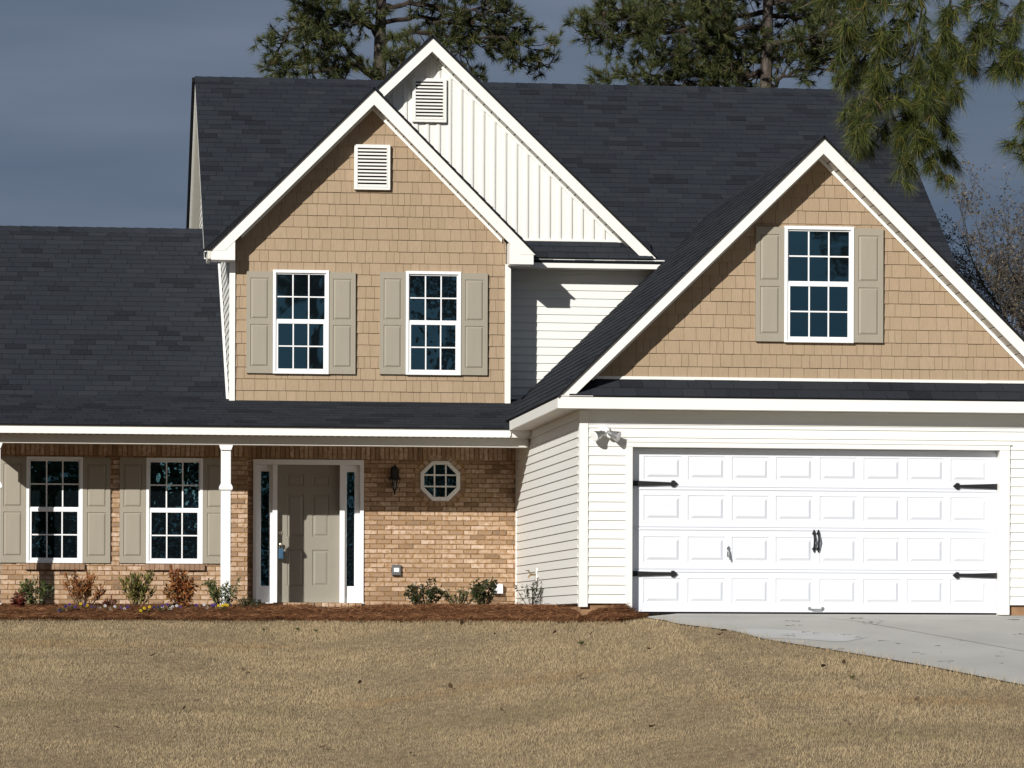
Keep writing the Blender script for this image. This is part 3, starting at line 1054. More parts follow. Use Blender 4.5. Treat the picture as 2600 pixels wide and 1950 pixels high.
# rowlock ring round the eight-sided window
for k in range(24):
    t = 2 * math.pi * (k + 0.5) / 24
    ap = lambda q: 1.0 / max(abs(math.cos(q - round(q / (math.pi / 4)) * math.pi / 4)), 0.1)
    r0, r1 = 0.305 * ap(t), 0.37 * ap(t)
    h = 0.036
    pts = []
    for rr, s in ((r0, -1), (r0, 1), (r1, 1), (r1, -1)):
        pts.append((OCT[0] + rr * math.cos(t) - s * h * math.sin(t), OCT[1] + rr * math.sin(t) + s * h * math.cos(t)))
    v = [(px, 7.1, pz) for px, pz in pts] + [(px, 7.089, pz) for px, pz in pts]
    w.add(v, [(4, 5, 6, 7), (0, 1, 5, 4), (1, 2, 6, 5), (2, 3, 7, 6), (3, 0, 4, 7)], 0)
part(w, 'brick_wall', [M['brick'], M['mortar']])
for a, b2, c, d2 in LW:
    s = MB()
    n = 12
    for i in range(n):
        x0, x1 = lerp(a - 0.02, b2 + 0.03, i / n), lerp(a - 0.02, b2 + 0.03, (i + 1) / n)
        j = random.uniform(-0.002, 0.002)
        v = [(x0 + 0.003, 6.53 + j, 0.617), (x1 - 0.003, 6.53 + j, 0.617), (x1 - 0.003, 6.60, 0.617), (x0 + 0.003, 6.60, 0.617), (x0 + 0.003, 6.535 + j, 0.700), (x1 - 0.003, 6.535 + j, 0.700), (x1 - 0.003, 6.60, 0.712), (x0 + 0.003, 6.60, 0.712)]
        s.add(v, [(0, 3, 2, 1), (4, 5, 6, 7), (0, 1, 5, 4), (1, 2, 6, 5), (2, 3, 7, 6), (3, 0, 4, 7)], 0)
    s.box(a - 0.016, b2 + 0.026, 6.54, 6.595, 0.62, 0.695, 1)
    part(s, 'window_sill', [M['brickdark'], M['mortar']])
s = MB()
for i in range(13):
    x0 = 2.80 + i * 0.1
    one_brick(s, front(6.70), x0 + 0.004, x0 + 0.096, 0.055, 0.150)
s.box(2.80, 4.10, 6.702, 7.1, 0.0, 0.152, 1)
part(s, 'brick_step', [M['brick'], M['mortar']])

# ---- windows
def bars(mb, x0, x1, z0, z1, y0, y1, l, r, b_, t):
    mb.box(x0, x0 + l, y0, y1, z0, z1)
    mb.box(x1 - r, x1, y0, y1, z0, z1)
    mb.box(x0 + l, x1 - r, y0, y1, z0, z0 + b_)
    mb.box(x0 + l, x1 - r, y0, y1, z1 - t, z1)
def window(x0, x1, z0, z1, Y, glass, proud):
    """double-hung six over six: casing, two sashes with their muntins, panes"""
    f = MB()
    c = 0.044
    o = proud
    bars(f, x0, x1, z0, z1, Y - o - 0.045, Y + 0.0, c, c, c * 0.8, c)
    W = part(f, 'window', M['vinyl'], 0.004)
    zm = (z0 + z1) / 2
    for up in (True, False):
        s = MB()
        a, b2 = x0 + c + 0.001, x1 - c - 0.001
        if up:
            lo, hi, yo = zm + 0.012, z1 - c - 0.001, Y - o - 0.016
            st, rb, rt = 0.016, 0.03, 0.020
        else:
            lo, hi, yo = z0 + c * 0.8 + 0.001, zm + 0.030, Y - o - 0.030
            st, rb, rt = 0.034, 0.040, 0.056
        bars(s, a, b2, lo, hi, yo, yo + 0.022, st, st, rb, rt)
        gx0, gx1, gz0, gz1 = a + st, b2 - st, lo + rb, hi - rt
        m = 0.010
        zc = (gz0 + gz1) / 2
        for i in (1, 2):
            xm = lerp(gx0, gx1, i / 3)
            s.box(xm - m, xm + m, yo + 0.008, yo + 0.018, gz0, zc - m)
            s.box(xm - m, xm + m, yo + 0.008, yo + 0.018, zc + m, gz1)
        s.box(gx0, gx1, yo + 0.009, yo + 0.019, zc - m, zc + m)
        s.build('sash', M['vinyl'], W, bevel=0.003)
        g_ = MB()
        yg = yo + 0.0195
        g_.quad((gx0 - 0.003, yg, gz0 - 0.003), (gx1 + 0.003, yg + random.uniform(-0.001, 0.001), gz0 - 0.003), (gx1 + 0.003, yg, gz1 + 0.003), (gx0 - 0.003, yg, gz1 + 0.003))
        g_.build('pane', glass, W)
    return W
window(9.125, 10.052, 3.543, 5.069, 0.0, M['glass'], 0.026)
window(2.761, 3.583, 3.507, 5.032, 6.6, M['glass'], 0.026)
window(4.716, 5.533, 3.512, 5.040, 6.6, M['wavyglass'], 0.026)
for a, b2, c, d2 in LW:
    window(a, b2, c, d2, 6.6, M['wavyglass'], 0.004)

def shutter(x0, x1, z0, z1, Y, proud=0.03):
    s = MB()
    h = z1 - z0
    st = 0.058
    y = Y - proud - 0.028
    zm = z0 + h * 0.505
    pn = [(x0 + st, x1 - st, z0 + 0.095, zm - 0.035), (x0 + st, x1 - st, zm + 0.04, z1 - 0.095)]
    paneled(s, x0, x1, z0, z1, y, pn, 0.028 + proud - 0.004, [(0.004, -0.012), (0.010, -0.012), (0.034, 0.003), (0.038, 0.003)])
    for zz in (z0 + 0.045, zm, z1 - 0.045):
        s.lathe(((x0 + x1) / 2, y, zz), [(0.009, 0), (0.006, 0.004)], 8, axis='Y')
    part(s, 'shutter', M['shutter'], 0.003)
for x0, x1, z0, z1, Y, pr in ((8.747, 9.122, 3.552, 5.052, 0.0, 0.03), (10.055, 10.446, 3.552, 5.052, 0.0, 0.03), (2.374, 2.758, 3.512, 5.005, 6.6, 0.03), (3.586, 3.975, 3.512, 5.005, 6.6, 0.03),
                              (4.333, 4.713, 3.518, 5.02, 6.6, 0.03), (5.536, 5.928, 3.518, 5.02, 6.6, 0.03), (-1.205, -0.821, 0.714, 2.25, 6.6, 0.014), (0.005, 0.40, 0.714, 2.25, 6.6, 0.014),
                              (0.534, 0.917, 0.716, 2.255, 6.6, 0.014), (1.751, 2.142, 0.716, 2.255, 6.6, 0.014)):
    shutter(x0, x1, z0, z1, Y, pr)

def vent(x0, x1, z0, z1, Y, n):
    f = MB()
    b_ = 0.05
    bars(f, x0, x1, z0, z1, Y - 0.06, Y, b_, b_, b_, b_)
    bars(f, x0 + b_ - 0.012, x1 - b_ + 0.012, z0 + b_ - 0.012, z1 - b_ + 0.012, Y - 0.066, Y - 0.061, 0.012, 0.012, 0.012, 0.012)
    V = part(f, 'gable_vent', M['trim'], 0.003)
    s = MB()
    s.box(x0 + b_, x1 - b_, Y - 0.028, Y - 0.026, z0 + b_, z1 - b_, 1)
    h = (z1 - z0 - 2 * b_) / n
    for i in range(n):
        z = z0 + b_ + i * h
        s.prism_x([(Y - 0.058, z + 0.002), (Y - 0.029, z + h * 0.5), (Y - 0.029, z + h * 0.5 + 0.006), (Y - 0.058, z + h * 0.55)], x0 + b_ + 0.001, x1 - b_ - 0.001, 0)
    s.build('louvre', [M['trim'], M['dark']], V)
vent(3.947, 4.477, 6.226, 6.889, 6.575, 11)
vent(4.861, 5.372, 7.332, 7.985, 7.275, 11)

# ---- front door
w = MB()
bars(w, 2.504, 4.145, 0.152, 2.273, 7.06, 7.24, 0.05, 0.055, 0.0001, 0.075)
w.box(2.792, 2.862, 7.065, 7.24, 0.153, 2.197)
w.box(3.790, 3.862, 7.065, 7.24, 0.153, 2.197)
w.box(2.5, 4.15, 7.02, 7.24, 0.14, 0.152)
part(w, 'door_frame', M['vinyl'], 0.004)
for (x0, x1), (g0, g1) in (((2.555, 2.791), (2.613, 2.755)), ((3.863, 4.089), (3.888, 4.022))):
    s = MB()
    paneled(s, x0, x1, 0.154, 2.196, 7.135, [(g0, g1, 0.39, 2.108)], 0.06, [(0.008, -0.006), (0.012, -0.02)])
    S = part(s, 'sidelight', M['vinyl'])
    q = MB()
    q.quad((g0 + 0.010, 7.152, 0.40), (g1 - 0.010, 7.152, 0.40), (g1 - 0.010, 7.152, 2.098), (g0 + 0.010, 7.152, 2.098))
    q.build('pane', M['wavyglass'], S)
s = MB()
dx0, dx1, dz0, dz1 = 2.864, 3.788, 0.158, 2.196
wd = dx1 - dx0
cols_ = [(dx0 + 0.15, dx0 + 0.40), (dx1 - 0.40, dx1 - 0.15)]
rws = [(0.40, 0.94), (1.13, 1.76), (1.88, 2.06)]
paneled(s, dx0, dx1, dz0, dz1, 7.19, [(a, b2, c, d2) for a, b2 in cols_ for c, d2 in rws], 0.04, [(0.012, -0.011), (0.024, -0.011), (0.048, 0.0), (0.052, 0.0)])
DOOR = part(s, 'front_door', M['doorpaint'])
k = MB()
k.lathe((2.915, 7.19, 1.185), [(0.034, 0), (0.034, 0.012), (0.024, 0.02), (0.008, 0.022)], 14, axis='Y')
k.build('deadbolt', M['nickel'], DOOR, smooth=True)
k = MB()
k.lathe((2.915, 7.19, 1.015), [(0.034, 0), (0.030, 0.012), (0.013, 0.018), (0.014, 0.04), (0.028, 0.05), (0.032, 0.066), (0.020, 0.08), (0.004, 0.083)], 14, axis='Y')
k.build('door_knob', M['nickel'], DOOR, smooth=True)

# ---- eight-sided window
def ngon(r, n=8, rot=math.pi / 8): return [(OCT[0] + r / math.cos(math.pi / n) * math.cos(rot + 2 * math.pi * i / n), OCT[1] + r / math.cos(math.pi / n) * math.sin(rot + 2 * math.pi * i / n)) for i in range(n)]
w = MB()
A, B_ = ngon(0.303), ngon(0.240)
Cc = ngon(0.29)
v = [(x, 7.09, z) for x, z in A] + [(x, 7.055, z) for x, z in Cc] + [(x, 7.05, z) for x, z in B_] + [(x, 7.085, z) for x, z in B_]
f = []
for r_ in range(3):
    for i in range(8):
        j = (i + 1) % 8
        f.append((r_ * 8 + i, r_ * 8 + j, r_ * 8 + 8 + j, r_ * 8 + 8 + i))
w.add(v, f)
OW = part(w, 'octagon_window', M['trim'])
q = MB()
for k in (-1, 1):
    q.box(OCT[0] + k * 0.085 - 0.011, OCT[0] + k * 0.085 + 0.011, 7.062, 7.074, OCT[1] - 0.238, OCT[1] + 0.238)
    for xa, xb in ((-0.238, -0.0965), (-0.0735, 0.0735), (0.0965, 0.238)):
        q.box(OCT[0] + xa, OCT[0] + xb, 7.063, 7.075, OCT[1] + k * 0.085 - 0.011, OCT[1] + k * 0.085 + 0.011)
q.build('muntin', M['trim'], OW)
q = MB()
q.add([(x, 7.076, z) for x, z in ngon(0.241)], [tuple(range(8))])
q.build('pane', M['wavyglass'], OW)

# ---- wall fittings
lx, ly = 4.597, 6.985
w = MB()
w.lathe((lx, ly, 1.985), [(0.085, 0.0), (0.10, 0.008), (0.072, 0.03), (0.062, 0.075), (0.058, 0.15), (0.040, 0.185), (0.014, 0.20), (0.010, 0.225)], 6)
w.lathe((lx, ly, 1.845), [(0.010, -0.085), (0.012, -0.06), (0.012, -0.03), (0.032, -0.01), (0.036, 0.0)], 6)
for i in range(6):
    t = 2 * math.pi * i / 6
    w.tube([(lx + 0.036 * math.cos(t), ly + 0.036 * math.sin(t), 1.845), (lx + 0.082 * math.cos(t), ly + 0.082 * math.sin(t), 1.988)], 0.006, 5)
w.box(lx - 0.05, lx + 0.05, 7.07, 7.092, 1.98, 2.16)
w.tube([(lx, 7.08, 2.12), (lx, 7.03, 2.15), (lx, ly, 2.19)], 0.011, 6)
WL = part(w, 'wall_lantern', M['black'])
q = MB()
q.lathe((lx, ly, 1.855), [(0.014, 0), (0.020, 0.03), (0.020, 0.09), (0.010, 0.12)], 8)
q.build('bulb', plain('frosted_bulb', (0.22, 0.22, 0.21), 0.2, spec=0.6, mott=0.1), WL, smooth=True)
w = MB()
w.box(4.564, 4.699, 7.03, 7.09, 0.566, 0.722)
OB = part(w, 'outlet_box', plain('grey_cover', (0.13, 0.135, 0.14), 0.4, mott=0.15), 0.008)
q = MB()
q.box(4.594, 4.672, 7.020, 7.029, 0.615, 0.675)
q.build('cover_label', M['vinyl'], OB)
w = MB()
w.box(6.06, 6.222, 7.0, 7.09, 0.30, 0.435)
w.prism_x([(7.0, 0.435), (7.09, 0.435), (7.09, 0.452)], 6.06, 6.222)
part(w, 'dryer_vent', M['vinyl'], 0.004)
# hose tap on the side wall of the garage
w = MB()
w.box(6.405, 6.425, 4.42, 4.54, 0.46, 0.64)
T = part(w, 'tap_plate', M['siding'], 0.003)
q = MB()
q.tube([(6.41, 4.48, 0.55), (6.33, 4.48, 0.545), (6.30, 4.48, 0.50)], [0.014, 0.016, 0.013], 8)
q.tube([(6.35, 4.48, 0.55), (6.30, 4.48, 0.60)], 0.007, 6)
q.lathe((6.29, 4.48, 0.60), [(0.028, 0), (0.030, 0.006), (0.028, 0.012)], 10)
q.build('hose_tap', M['brass'], T)
# twin floodlight
w = MB()
fx, fz = 6.76, 2.36
w.lathe((fx, 0.0, fz), [(0.075, 0.018), (0.075, 0.045), (0.055, 0.075), (0.02, 0.085)], 16, axis='Y')
w.lathe((fx + 0.055, -0.06, fz - 0.065), [(0.03, 0), (0.036, 0.03), (0.03, 0.06), (0.012, 0.068)], 12, axis='Y')
FL = part(w, 'floodlight', M['vinyl'], smooth=False)
def lamp(dirv):
    dv = Vector(dirv).normalized()
    s = MB()
    p0 = Vector((fx, -0.095, fz - 0.01))
    s.tube([p0 + dv * a for a in (0.02, 0.055, 0.06, 0.10, 0.165, 0.20)], [0.016, 0.020, 0.036, 0.042, 0.062, 0.070], 14)
    s.tube([p0 + dv * 0.2005, p0 + dv * 0.206], [0.068, 0.060], 14, 1)
    s.build('lamp_head', [M['steel'], M['vinyl']], FL, smooth=False)
lamp((-0.80, -0.50, -0.36))
lamp((0.80, -0.45, -0.36))

# ---- lock box hanging on the door knob: a thing of its own
LB = MB()
LB.box(2.884, 2.958, 7.06, 7.115, 0.80, 0.955)
LB.box(2.892, 2.950, 7.052, 7.059, 0.815, 0.90)
lk = LB.build('lock_box', M['blue'], bevel=0.008, label='small blue lock box hanging from the knob of the front door', cat='lock box')
q = MB()
q.tube([(2.90, 7.09, 0.95), (2.90, 7.10, 0.99), (2.918, 7.105, 1.005), (2.936, 7.10, 0.99), (2.936, 7.09, 0.95)], 0.005, 6)
q.build('shackle', M['steel'], lk)

# ================================================================== GRASS
def np_terrain(x, y):
    e = np.where(x < 3, 3.5, np.where(x < 7.4, 3.5 - (x - 3) * 4.5 / 4.4, -1.0))
    t = e - y
    return np.where(t < 0, -0.09 + 0.10 * np.minimum(1.0, -t / (3 - 1.7 * np.clip((x - 7.0) / 0.8, 0, 1) ** 2 * (3 - 2 * np.clip((x - 7.0) / 0.8, 0, 1)))), np.where(t < 14, -0.09 - 0.15 * t, -2.19 - 0.01 * np.minimum(t - 14, 60))), t
def np_drive_x(y):
    p = np.array(DRIVE)[::-1]
    return np.interp(y, p[:, 1], p[:, 0])
def lawn_points(n, x0, x1, y0, y1):
    x = rng.uniform(x0, x1, n); y = rng.uniform(y0, y1, n)
    z, t = np_terrain(x, y)
    wob = 0.05 * np.sin(x * 2.3) + 0.03 * np.sin(x * 7.1) + rng.normal(0, 0.03, n)
    edge = np_drive_x(y) + 0.03 * np.sin(y * 9) + rng.normal(0, 0.025, n)
    sx = np.clip((x - 6.85) / 0.55, 0, 1); sx = sx * sx * (3 - 2 * sx)
    k = (t + 0.95 * sx > 0.02 + wob) & ~((x > edge) & (y < 0.2) & (x < edge + 6.5))
    x, y, z = x[k], y[k], z[k]
    # thin and thick spots: a winter lawn is clumpy
    cl = (np.sin(x * 9.1 + 2.1 * np.sin(y * 5.3)) * np.sin(y * 11.7 + 1.7 * np.sin(x * 6.1)) + np.sin(x * 2.9 - y * 3.7) * np.sin(x * 1.3 + y * 4.9)) * 0.5
    q = rng.uniform(0, 1, len(x)) < 0.66 + 0.34 * cl + 0.12
    return x[q], y[q], z[q]
def blades(x, y, z, h0, h1, w, lean):
    n = len(x)
    h = rng.uniform(h0, h1, n)
    a = rng.uniform(0, 2 * np.pi, n)
    wx, wy = np.cos(a) * w / 2, np.sin(a) * w / 2
    l = rng.uniform(0.15, 1.0, n) * lean
    b_ = rng.uniform(0, 2 * np.pi, n)
    tx, ty = x + np.cos(b_) * l * h, y + np.sin(b_) * l * h
    zb = z - 0.04
    v = np.stack([np.stack([x - wx, y - wy, zb], 1), np.stack([x + wx, y + wy, zb], 1), np.stack([tx, ty, zb + h + 0.005], 1)], 1).reshape(-1, 3)
    return v
near = lawn_points(900000, -3.2, 14.0, -12.5, 3.8)
vs = blades(*near, 0.017, 0.038, 0.0056, 1.0)
tall = lawn_points(9000, -3.2, 14.0, -12.5, 3.8)
# uncut wisps along the slab's edge and scattered through the lawn
vt = blades(*tall, 0.05, 0.085, 0.005, 1.0)
ey = rng.uniform(-11, -0.9, 900)
ex = np_drive_x(ey) - rng.uniform(-0.03, 0.10, 900)
vw = blades(ex, ey, np_terrain(ex, ey)[0], 0.06, 0.13, 0.007, 1.1)
wp = lawn_points(70, -2, 12.5, -11.5, 3.2)
wpx = np.repeat(wp[0], 26) + rng.normal(0, 0.035, len(wp[0]) * 26); wpy = np.repeat(wp[1], 26) + rng.normal(0, 0.035, len(wp[0]) * 26)
vw = np.concatenate([vw, blades(wpx, wpy, np_terrain(wpx, wpy)[0], 0.05, 0.10, 0.007, 1.0)])
far1 = lawn_points(60000, -14, -3.2, -12.5, 3.8)
vf = blades(*far1, 0.035, 0.065, 0.016, 0.9)
far2 = lawn_points(150000, -14, 14, -28, -12.5)
vf = np.concatenate([vf, blades(*far2, 0.035, 0.065, 0.016, 0.9)])
gv = np.concatenate([vs, vt, vw, vf])
tri_mesh('grass', gv, np.arange(len(gv)).reshape(-1, 3), M['grass'], kind='stuff', label='short dry tan winter grass covering the front lawn', cat='grass', origin=(5, -4, -0.5))

# ================================================================== PINE STRAW on the bed
n = 42000
x = rng.uniform(-4, 7.27, n)
sx = np.clip((x - 6.85) / 0.55, 0, 1); sx = 0.95 * sx * sx * (3 - 2 * sx)
e = np.where(x < 3, 3.5, np.where(x < 7.4, 3.5 - (x - 3) * 4.5 / 4.4, -1.0)) + sx - 0.10 + 0.06 * np.sin(x * 2.3) + 0.03 * np.sin(x * 7.1)
wy_ = np.where(x < 2.4, 6.55, np.where(x < 6.42, 7.05, -0.02))
f = rng.uniform(0, 1, n) ** 1.25
f = np.where(rng.uniform(0, 1, n) < 0.05, -rng.uniform(0, 1, n) ** 2 * 0.12, f)
y = e + (wy_ - e) * f
keep = ~((x > 3.25) & (x < 4.25) & (y > 4.7)) & ~((x > 6.4) & (y > -0.03))
x, y, sx = x[keep], y[keep], sx[keep]
t = np.clip(y - sx - np.where(x < 3, 3.5, np.where(x < 7.4, 3.5 - (x - 3) * 4.5 / 4.4, -1.0)), -0.2, 9)
s1 = np.clip(t / 0.35, 0, 1); s1 = s1 * s1 * (3 - 2 * s1)
s2 = np.clip((t - 0.3) / 2.7, 0, 1); s2 = s2 * s2 * (3 - 2 * s2)
z = -0.085 + 0.10 * s1 + 0.035 * np.clip((x - 6.3) / 0.4, 0, 1) * s1 + 0.06 * s2 + 0.018 * np.sin(x * 5.1 + y * 3) * np.sin(y * 4.3 - x) + rng.uniform(-0.005, 0.035, len(x))
n = len(x)
a = rng.uniform(0, 2 * np.pi, n); L = rng.uniform(0.08, 0.20, n); el = rng.normal(0, 0.28, n); w = 0.0055
dx, dy, dz = np.cos(a) * np.cos(el) * L, np.sin(a) * np.cos(el) * L, np.sin(el) * L
p0 = np.stack([x - dx / 2, y - dy / 2, z - dz / 2], 1); p1 = np.stack([x + dx / 2, y + dy / 2, z + dz / 2 + 0.01], 1)
sd = np.stack([-np.sin(a) * w / 2, np.cos(a) * w / 2, np.full(n, w / 3)], 1)
v = np.stack([p0 - sd, p0 + sd, p1], 1).reshape(-1, 3)
tri_mesh('pine_straw', v, np.arange(len(v)).reshape(-1, 3), M['straw'], kind='stuff', label='rust brown pine straw mulch spread along the foot of the house', cat='mulch', origin=(2, 5, 0))

# needle litter blown onto the driveway
n = 260
y = -rng.uniform(0.2, 1, n) ** 0.8 * 9
x = np_drive_x(y) + rng.uniform(0, 1, n) ** 1.1 * 6
cl = rng.integers(0, 40, n)
cx, cy = rng.uniform(8, 14, 40), rng.uniform(-8, -0.5, 40)
m = rng.uniform(0, 1, n) < 0.6
x = np.where(m, cx[cl] + rng.normal(0, 0.09, n), x); y = np.where(m, cy[cl] + rng.normal(0, 0.05, n), y)
ok = x > np_drive_x(y) + 0.05
x, y = x[ok], y[ok]
n = len(x)
z = np_terrain(x, y)[0] - 0.010
a = rng.uniform(0, 2 * np.pi, n); L = rng.uniform(0.05, 0.16, n)
d_ = np.stack([np.cos(a) * L / 2, np.sin(a) * L / 2, np.zeros(n)], 1); c = np.stack([x, y, z], 1)
sd = np.stack([-np.sin(a) * 0.002, np.cos(a) * 0.002, np.full(n, 0.0025)], 1)
v = np.stack([c - d_ - sd, c - d_ + sd, c + d_], 1).reshape(-1, 3)
tri_mesh('pine_needle_litter', v, np.arange(len(v)).reshape(-1, 3), M['twig'], kind='stuff', label='scattered brown pine needles lying on the concrete driveway', cat='needles', origin=(10, -3, -0.3))

# fallen leaves, each its own
def leaf_mesh():
    mb = MB()
    mb.add([(0, -0.045, 0.010), (0.022, -0.01, 0.004), (0.018, 0.025, 0.020), (0, 0.05, 0.032), (-0.018, 0.022, 0.022), (-0.024, -0.012, 0.006), (0, 0.0, 0.0)],
           [(0, 1, 6), (1, 2, 6), (2, 3, 6), (3, 4, 6), (4, 5, 6), (5, 0, 6)])
    return mb
src = None
random.seed(3)
spots = [(4.27, 1.75), (2.03, -1.08), (5.3, -0.3), (6.4, -1.4), (3.4, -2.4), (7.9, -2.4), (6.9, -3.1), (5.9, -4.2), (8.7, -4.9), (4.8, -5.6), (1.2, -3.9), (0.4, -5.2), (2.7, -6.4), (7.4, -6.3), (9.3, -7.2), (8.2, -8.6), (6.2, -7.9), (3.6, -7.3), (-0.2, 1.2), (0.9, 0.1), (5.0, 0.9), (8.9, -3.5), (7.55, -1.65), (8.0, -2.1), (9.0, -4.6), (6.0, -0.9), (4.4, -3.6)]
for (x_, y_) in spots:
    if src is None:
        src = leaf_mesh().build('fallen_leaf', M['brownleaf'])
        o = src
    else:
        o = src.copy(); COL.objects.link(o)
    o.location = (x_, y_, terrain(x_, y_) + 0.012)
    o.rotation_euler = (random.uniform(-0.5, 0.5), random.uniform(-0.5, 0.5), random.uniform(0, 6.28))
    k = random.uniform(0.7, 1.35)
    o.scale = (k, k, k)
    tag(o, 'small curled brown leaf fallen on the dry tan lawn', 'leaf', 'fallen leaves on the lawn')

wsrc = None
wm = island('weed_leaf', [(0, (0.065, 0.080, 0.030)), (1, (0.14, 0.15, 0.06))], 0.6, 0.3, translucent=0.2)
random.seed(12)
for (x_, y_) in [(2.9, 2.5), (3.15, 2.2), (2.45, 2.45), (6.2, -1.9), (8.9, -5.6)]:
    if wsrc is None:
        mb = MB()
        for k in range(16):
            a = k * 2.4; r = 0.05 + 0.045 * random.random()
            c_, s_ = math.cos(a), math.sin(a)
            mb.add([(0.01 * c_, 0.01 * s_, 0.0), (r * 0.6 * c_ - 0.012 * s_, r * 0.6 * s_ + 0.012 * c_, 0.035), (r * c_, r * s_, 0.05 + 0.03 * random.random()), (r * 0.6 * c_ + 0.012 * s_, r * 0.6 * s_ - 0.012 * c_, 0.035)], [(0, 1, 2, 3)])
        wsrc = mb.build('weed', wm); o = wsrc
    else:
        o = wsrc.copy(); COL.objects.link(o)
    o.location = (x_, y_, terrain(x_, y_) - 0.015)
    o.rotation_euler = (0, 0, random.uniform(0, 6.28))
    k = random.uniform(0.5, 0.9); o.scale = (k, k, k)
    tag(o, 'small green weed growing in the dry tan lawn', 'weed', 'weeds in the lawn')

# ================================================================== leafy plants
def leaf_cards(pts, dirs, ln, wd, rs):
    """folded diamond leaves as two triangles each"""
    n = len(pts)
    pts = np.asarray(pts, dtype=np.float64); dirs = np.asarray(dirs, dtype=np.float64)
    dirs /= np.linalg.norm(dirs, axis=1, keepdims=True) + 1e-9
    L = ln * rs.uniform(0.65, 1.25, (n, 1)); Wd = wd * rs.uniform(0.7, 1.2, (n, 1))
    rv = rs.normal(size=(n, 3))
    sd = np.cross(dirs, rv); sd /= np.linalg.norm(sd, axis=1, keepdims=True) + 1e-9
    nn = np.cross(dirs, sd)
    tip = pts + dirs * L
    mid = pts + dirs * L * 0.5 + nn * Wd * 0.15
    a, b_ = mid + sd * Wd / 2, mid - sd * Wd / 2
    v = np.stack([pts, a, tip, b_], 1).reshape(-1, 3)
    i = np.arange(n)[:, None] * 4
    tr = np.concatenate([i + np.array([[0, 1, 2]]), i + np.array([[0, 2, 3]])])
    return v, tr

def shrub(name, base, height, width, leafmat, nst, nleaf, ln, wd, label, upright=0.6, seed=1, group=None, droop=0.0, low=0.15, stem=0.006, cat='shrub'):
    rs = np.random.default_rng(seed)
    X, Y, Z = base
    height, width, nst, nleaf, ln, wd = height * 1.12, width * 1.12, int(nst * 1.35), int(nleaf * 1.3), ln * 1.08, wd * 1.12
    root = empty(name, base, label, cat, group)
    sb = MB()
    P, D = [], []
    for i in range(nst):
        a = rs.uniform(0, 2 * np.pi)
        r = width / 2 * math.sqrt(rs.uniform(0.03, 1))
        hh = height * rs.uniform(0.62, 1.0) * (1 - 0.35 * (r / (width / 2)) ** 2)
        tip = np.array([X + math.cos(a) * r, Y + math.sin(a) * r * 0.8, Z + hh])
        b0 = np.array([X + math.cos(a) * r * 0.15, Y + math.sin(a) * r * 0.12, Z - 0.02])
        mid = b0 * 0.5 + tip * 0.5 + np.array([math.cos(a) * r * 0.12, math.sin(a) * r * 0.12, hh * 0.06])
        path = [b0 * (1 - t) ** 2 + mid * 2 * t * (1 - t) + tip * t * t for t in (0, 0.3, 0.6, 0.85, 1.0)]
        sb.tube(path, [stem, stem * 0.85, stem * 0.7, stem * 0.5, stem * 0.25], 4)
        ends = [(path[-1], hh * 0.0)]
        for j in range(3):
            t = rs.uniform(0.4, 0.95)
            q = b0 * (1 - t) ** 2 + mid * 2 * t * (1 - t) + tip * t * t
            e2 = q + np.array([rs.normal(0, 0.5), rs.normal(0, 0.5), rs.uniform(0.2, 1)]) * 0.16 * height
            sb.tube([q, (q + e2) / 2 + np.array([0, 0, 0.008]), e2], [stem * 0.5, stem * 0.4, stem * 0.2], 3)
            for k in range(max(1, nleaf // 6)):
                s = rs.uniform(0.1, 1.05)
                P.append(q * (1 - s) + e2 * s + rs.normal(0, 0.006, 3)); D.append(rs.normal(0, 1, 3) * (1 - upright) + np.array([0, 0, upright - droop]) + (e2 - q) * 2)
        for k in range(nleaf // 2):
            t = rs.uniform(low, 1.02)
            q = b0 * (1 - t) ** 2 + mid * 2 * t * (1 - t) + tip * t * t
            P.append(q + rs.normal(0, 0.012, 3)); D.append(rs.normal(0, 1, 3) * (1 - upright) + np.array([math.cos(a) * 0.3, math.sin(a) * 0.3, upright - droop]))
    sb.build('stem', M['twig'], root)
    v, tr = leaf_cards(P, D, ln, wd, rs)
    tri_mesh('foliage', v, tr, leafmat, root)
    return root

greenleaf = island('shrub_leaf', [(0, (0.020, 0.033, 0.009)), (0.5, (0.065, 0.092, 0.024)), (0.9, (0.16, 0.17, 0.055)), (1, (0.21, 0.12, 0.05))], 0.45, 0.4, translucent=0.15)
ochreleaf = island('ochre_shrub_leaf', [(0, (0.035, 0.046, 0.012)), (0.45, (0.115, 0.125, 0.030)), (0.8, (0.25, 0.20, 0.055)), (1, (0.33, 0.21, 0.09))], 0.5, 0.3, translucent=0.15)
rustleaf = island('rust_shrub_leaf', [(0, (0.075, 0.022, 0.010)), (0.5, (0.27, 0.085, 0.025)), (0.85, (0.42, 0.19, 0.06)), (1, (0.15, 0.13, 0.04))], 0.6, 0.25, translucent=0.2)
maroonleaf = island('maroon_leaf', [(0, (0.035, 0.006, 0.006)), (0.6, (0.13, 0.022, 0.015)), (1, (0.22, 0.055, 0.025))], 0.5, 0.3, translucent=0.15)
hollyleaf = island('dark_glossy_leaf', [(0, (0.010, 0.018, 0.006)), (0.5, (0.030, 0.045, 0.014)), (0.85, (0.065, 0.080, 0.025)), (1, (0.14, 0.055, 0.025))], 0.35, 0.5, translucent=0.1)
G = 'shrubs in the pine straw bed'
def bz(x, y): return bed_z(x, y)
shrub('shrub', (-0.66, 5.6, bz(-0.66, 5.6)), 0.46, 0.46, greenleaf, 11, 34, 0.062, 0.022, 'green leafy shrub under the window beside the post shadow, leftmost shrub of the tall ones', 0.5, 2, G)
shrub('shrub', (0.0, 5.2, bz(0, 5.2)), 0.50, 0.56, rustleaf, 14, 30, 0.070, 0.020, 'thin orange brown shrub with bare lower stems below the leftmost window sill', 0.65, 3, G, low=0.3)
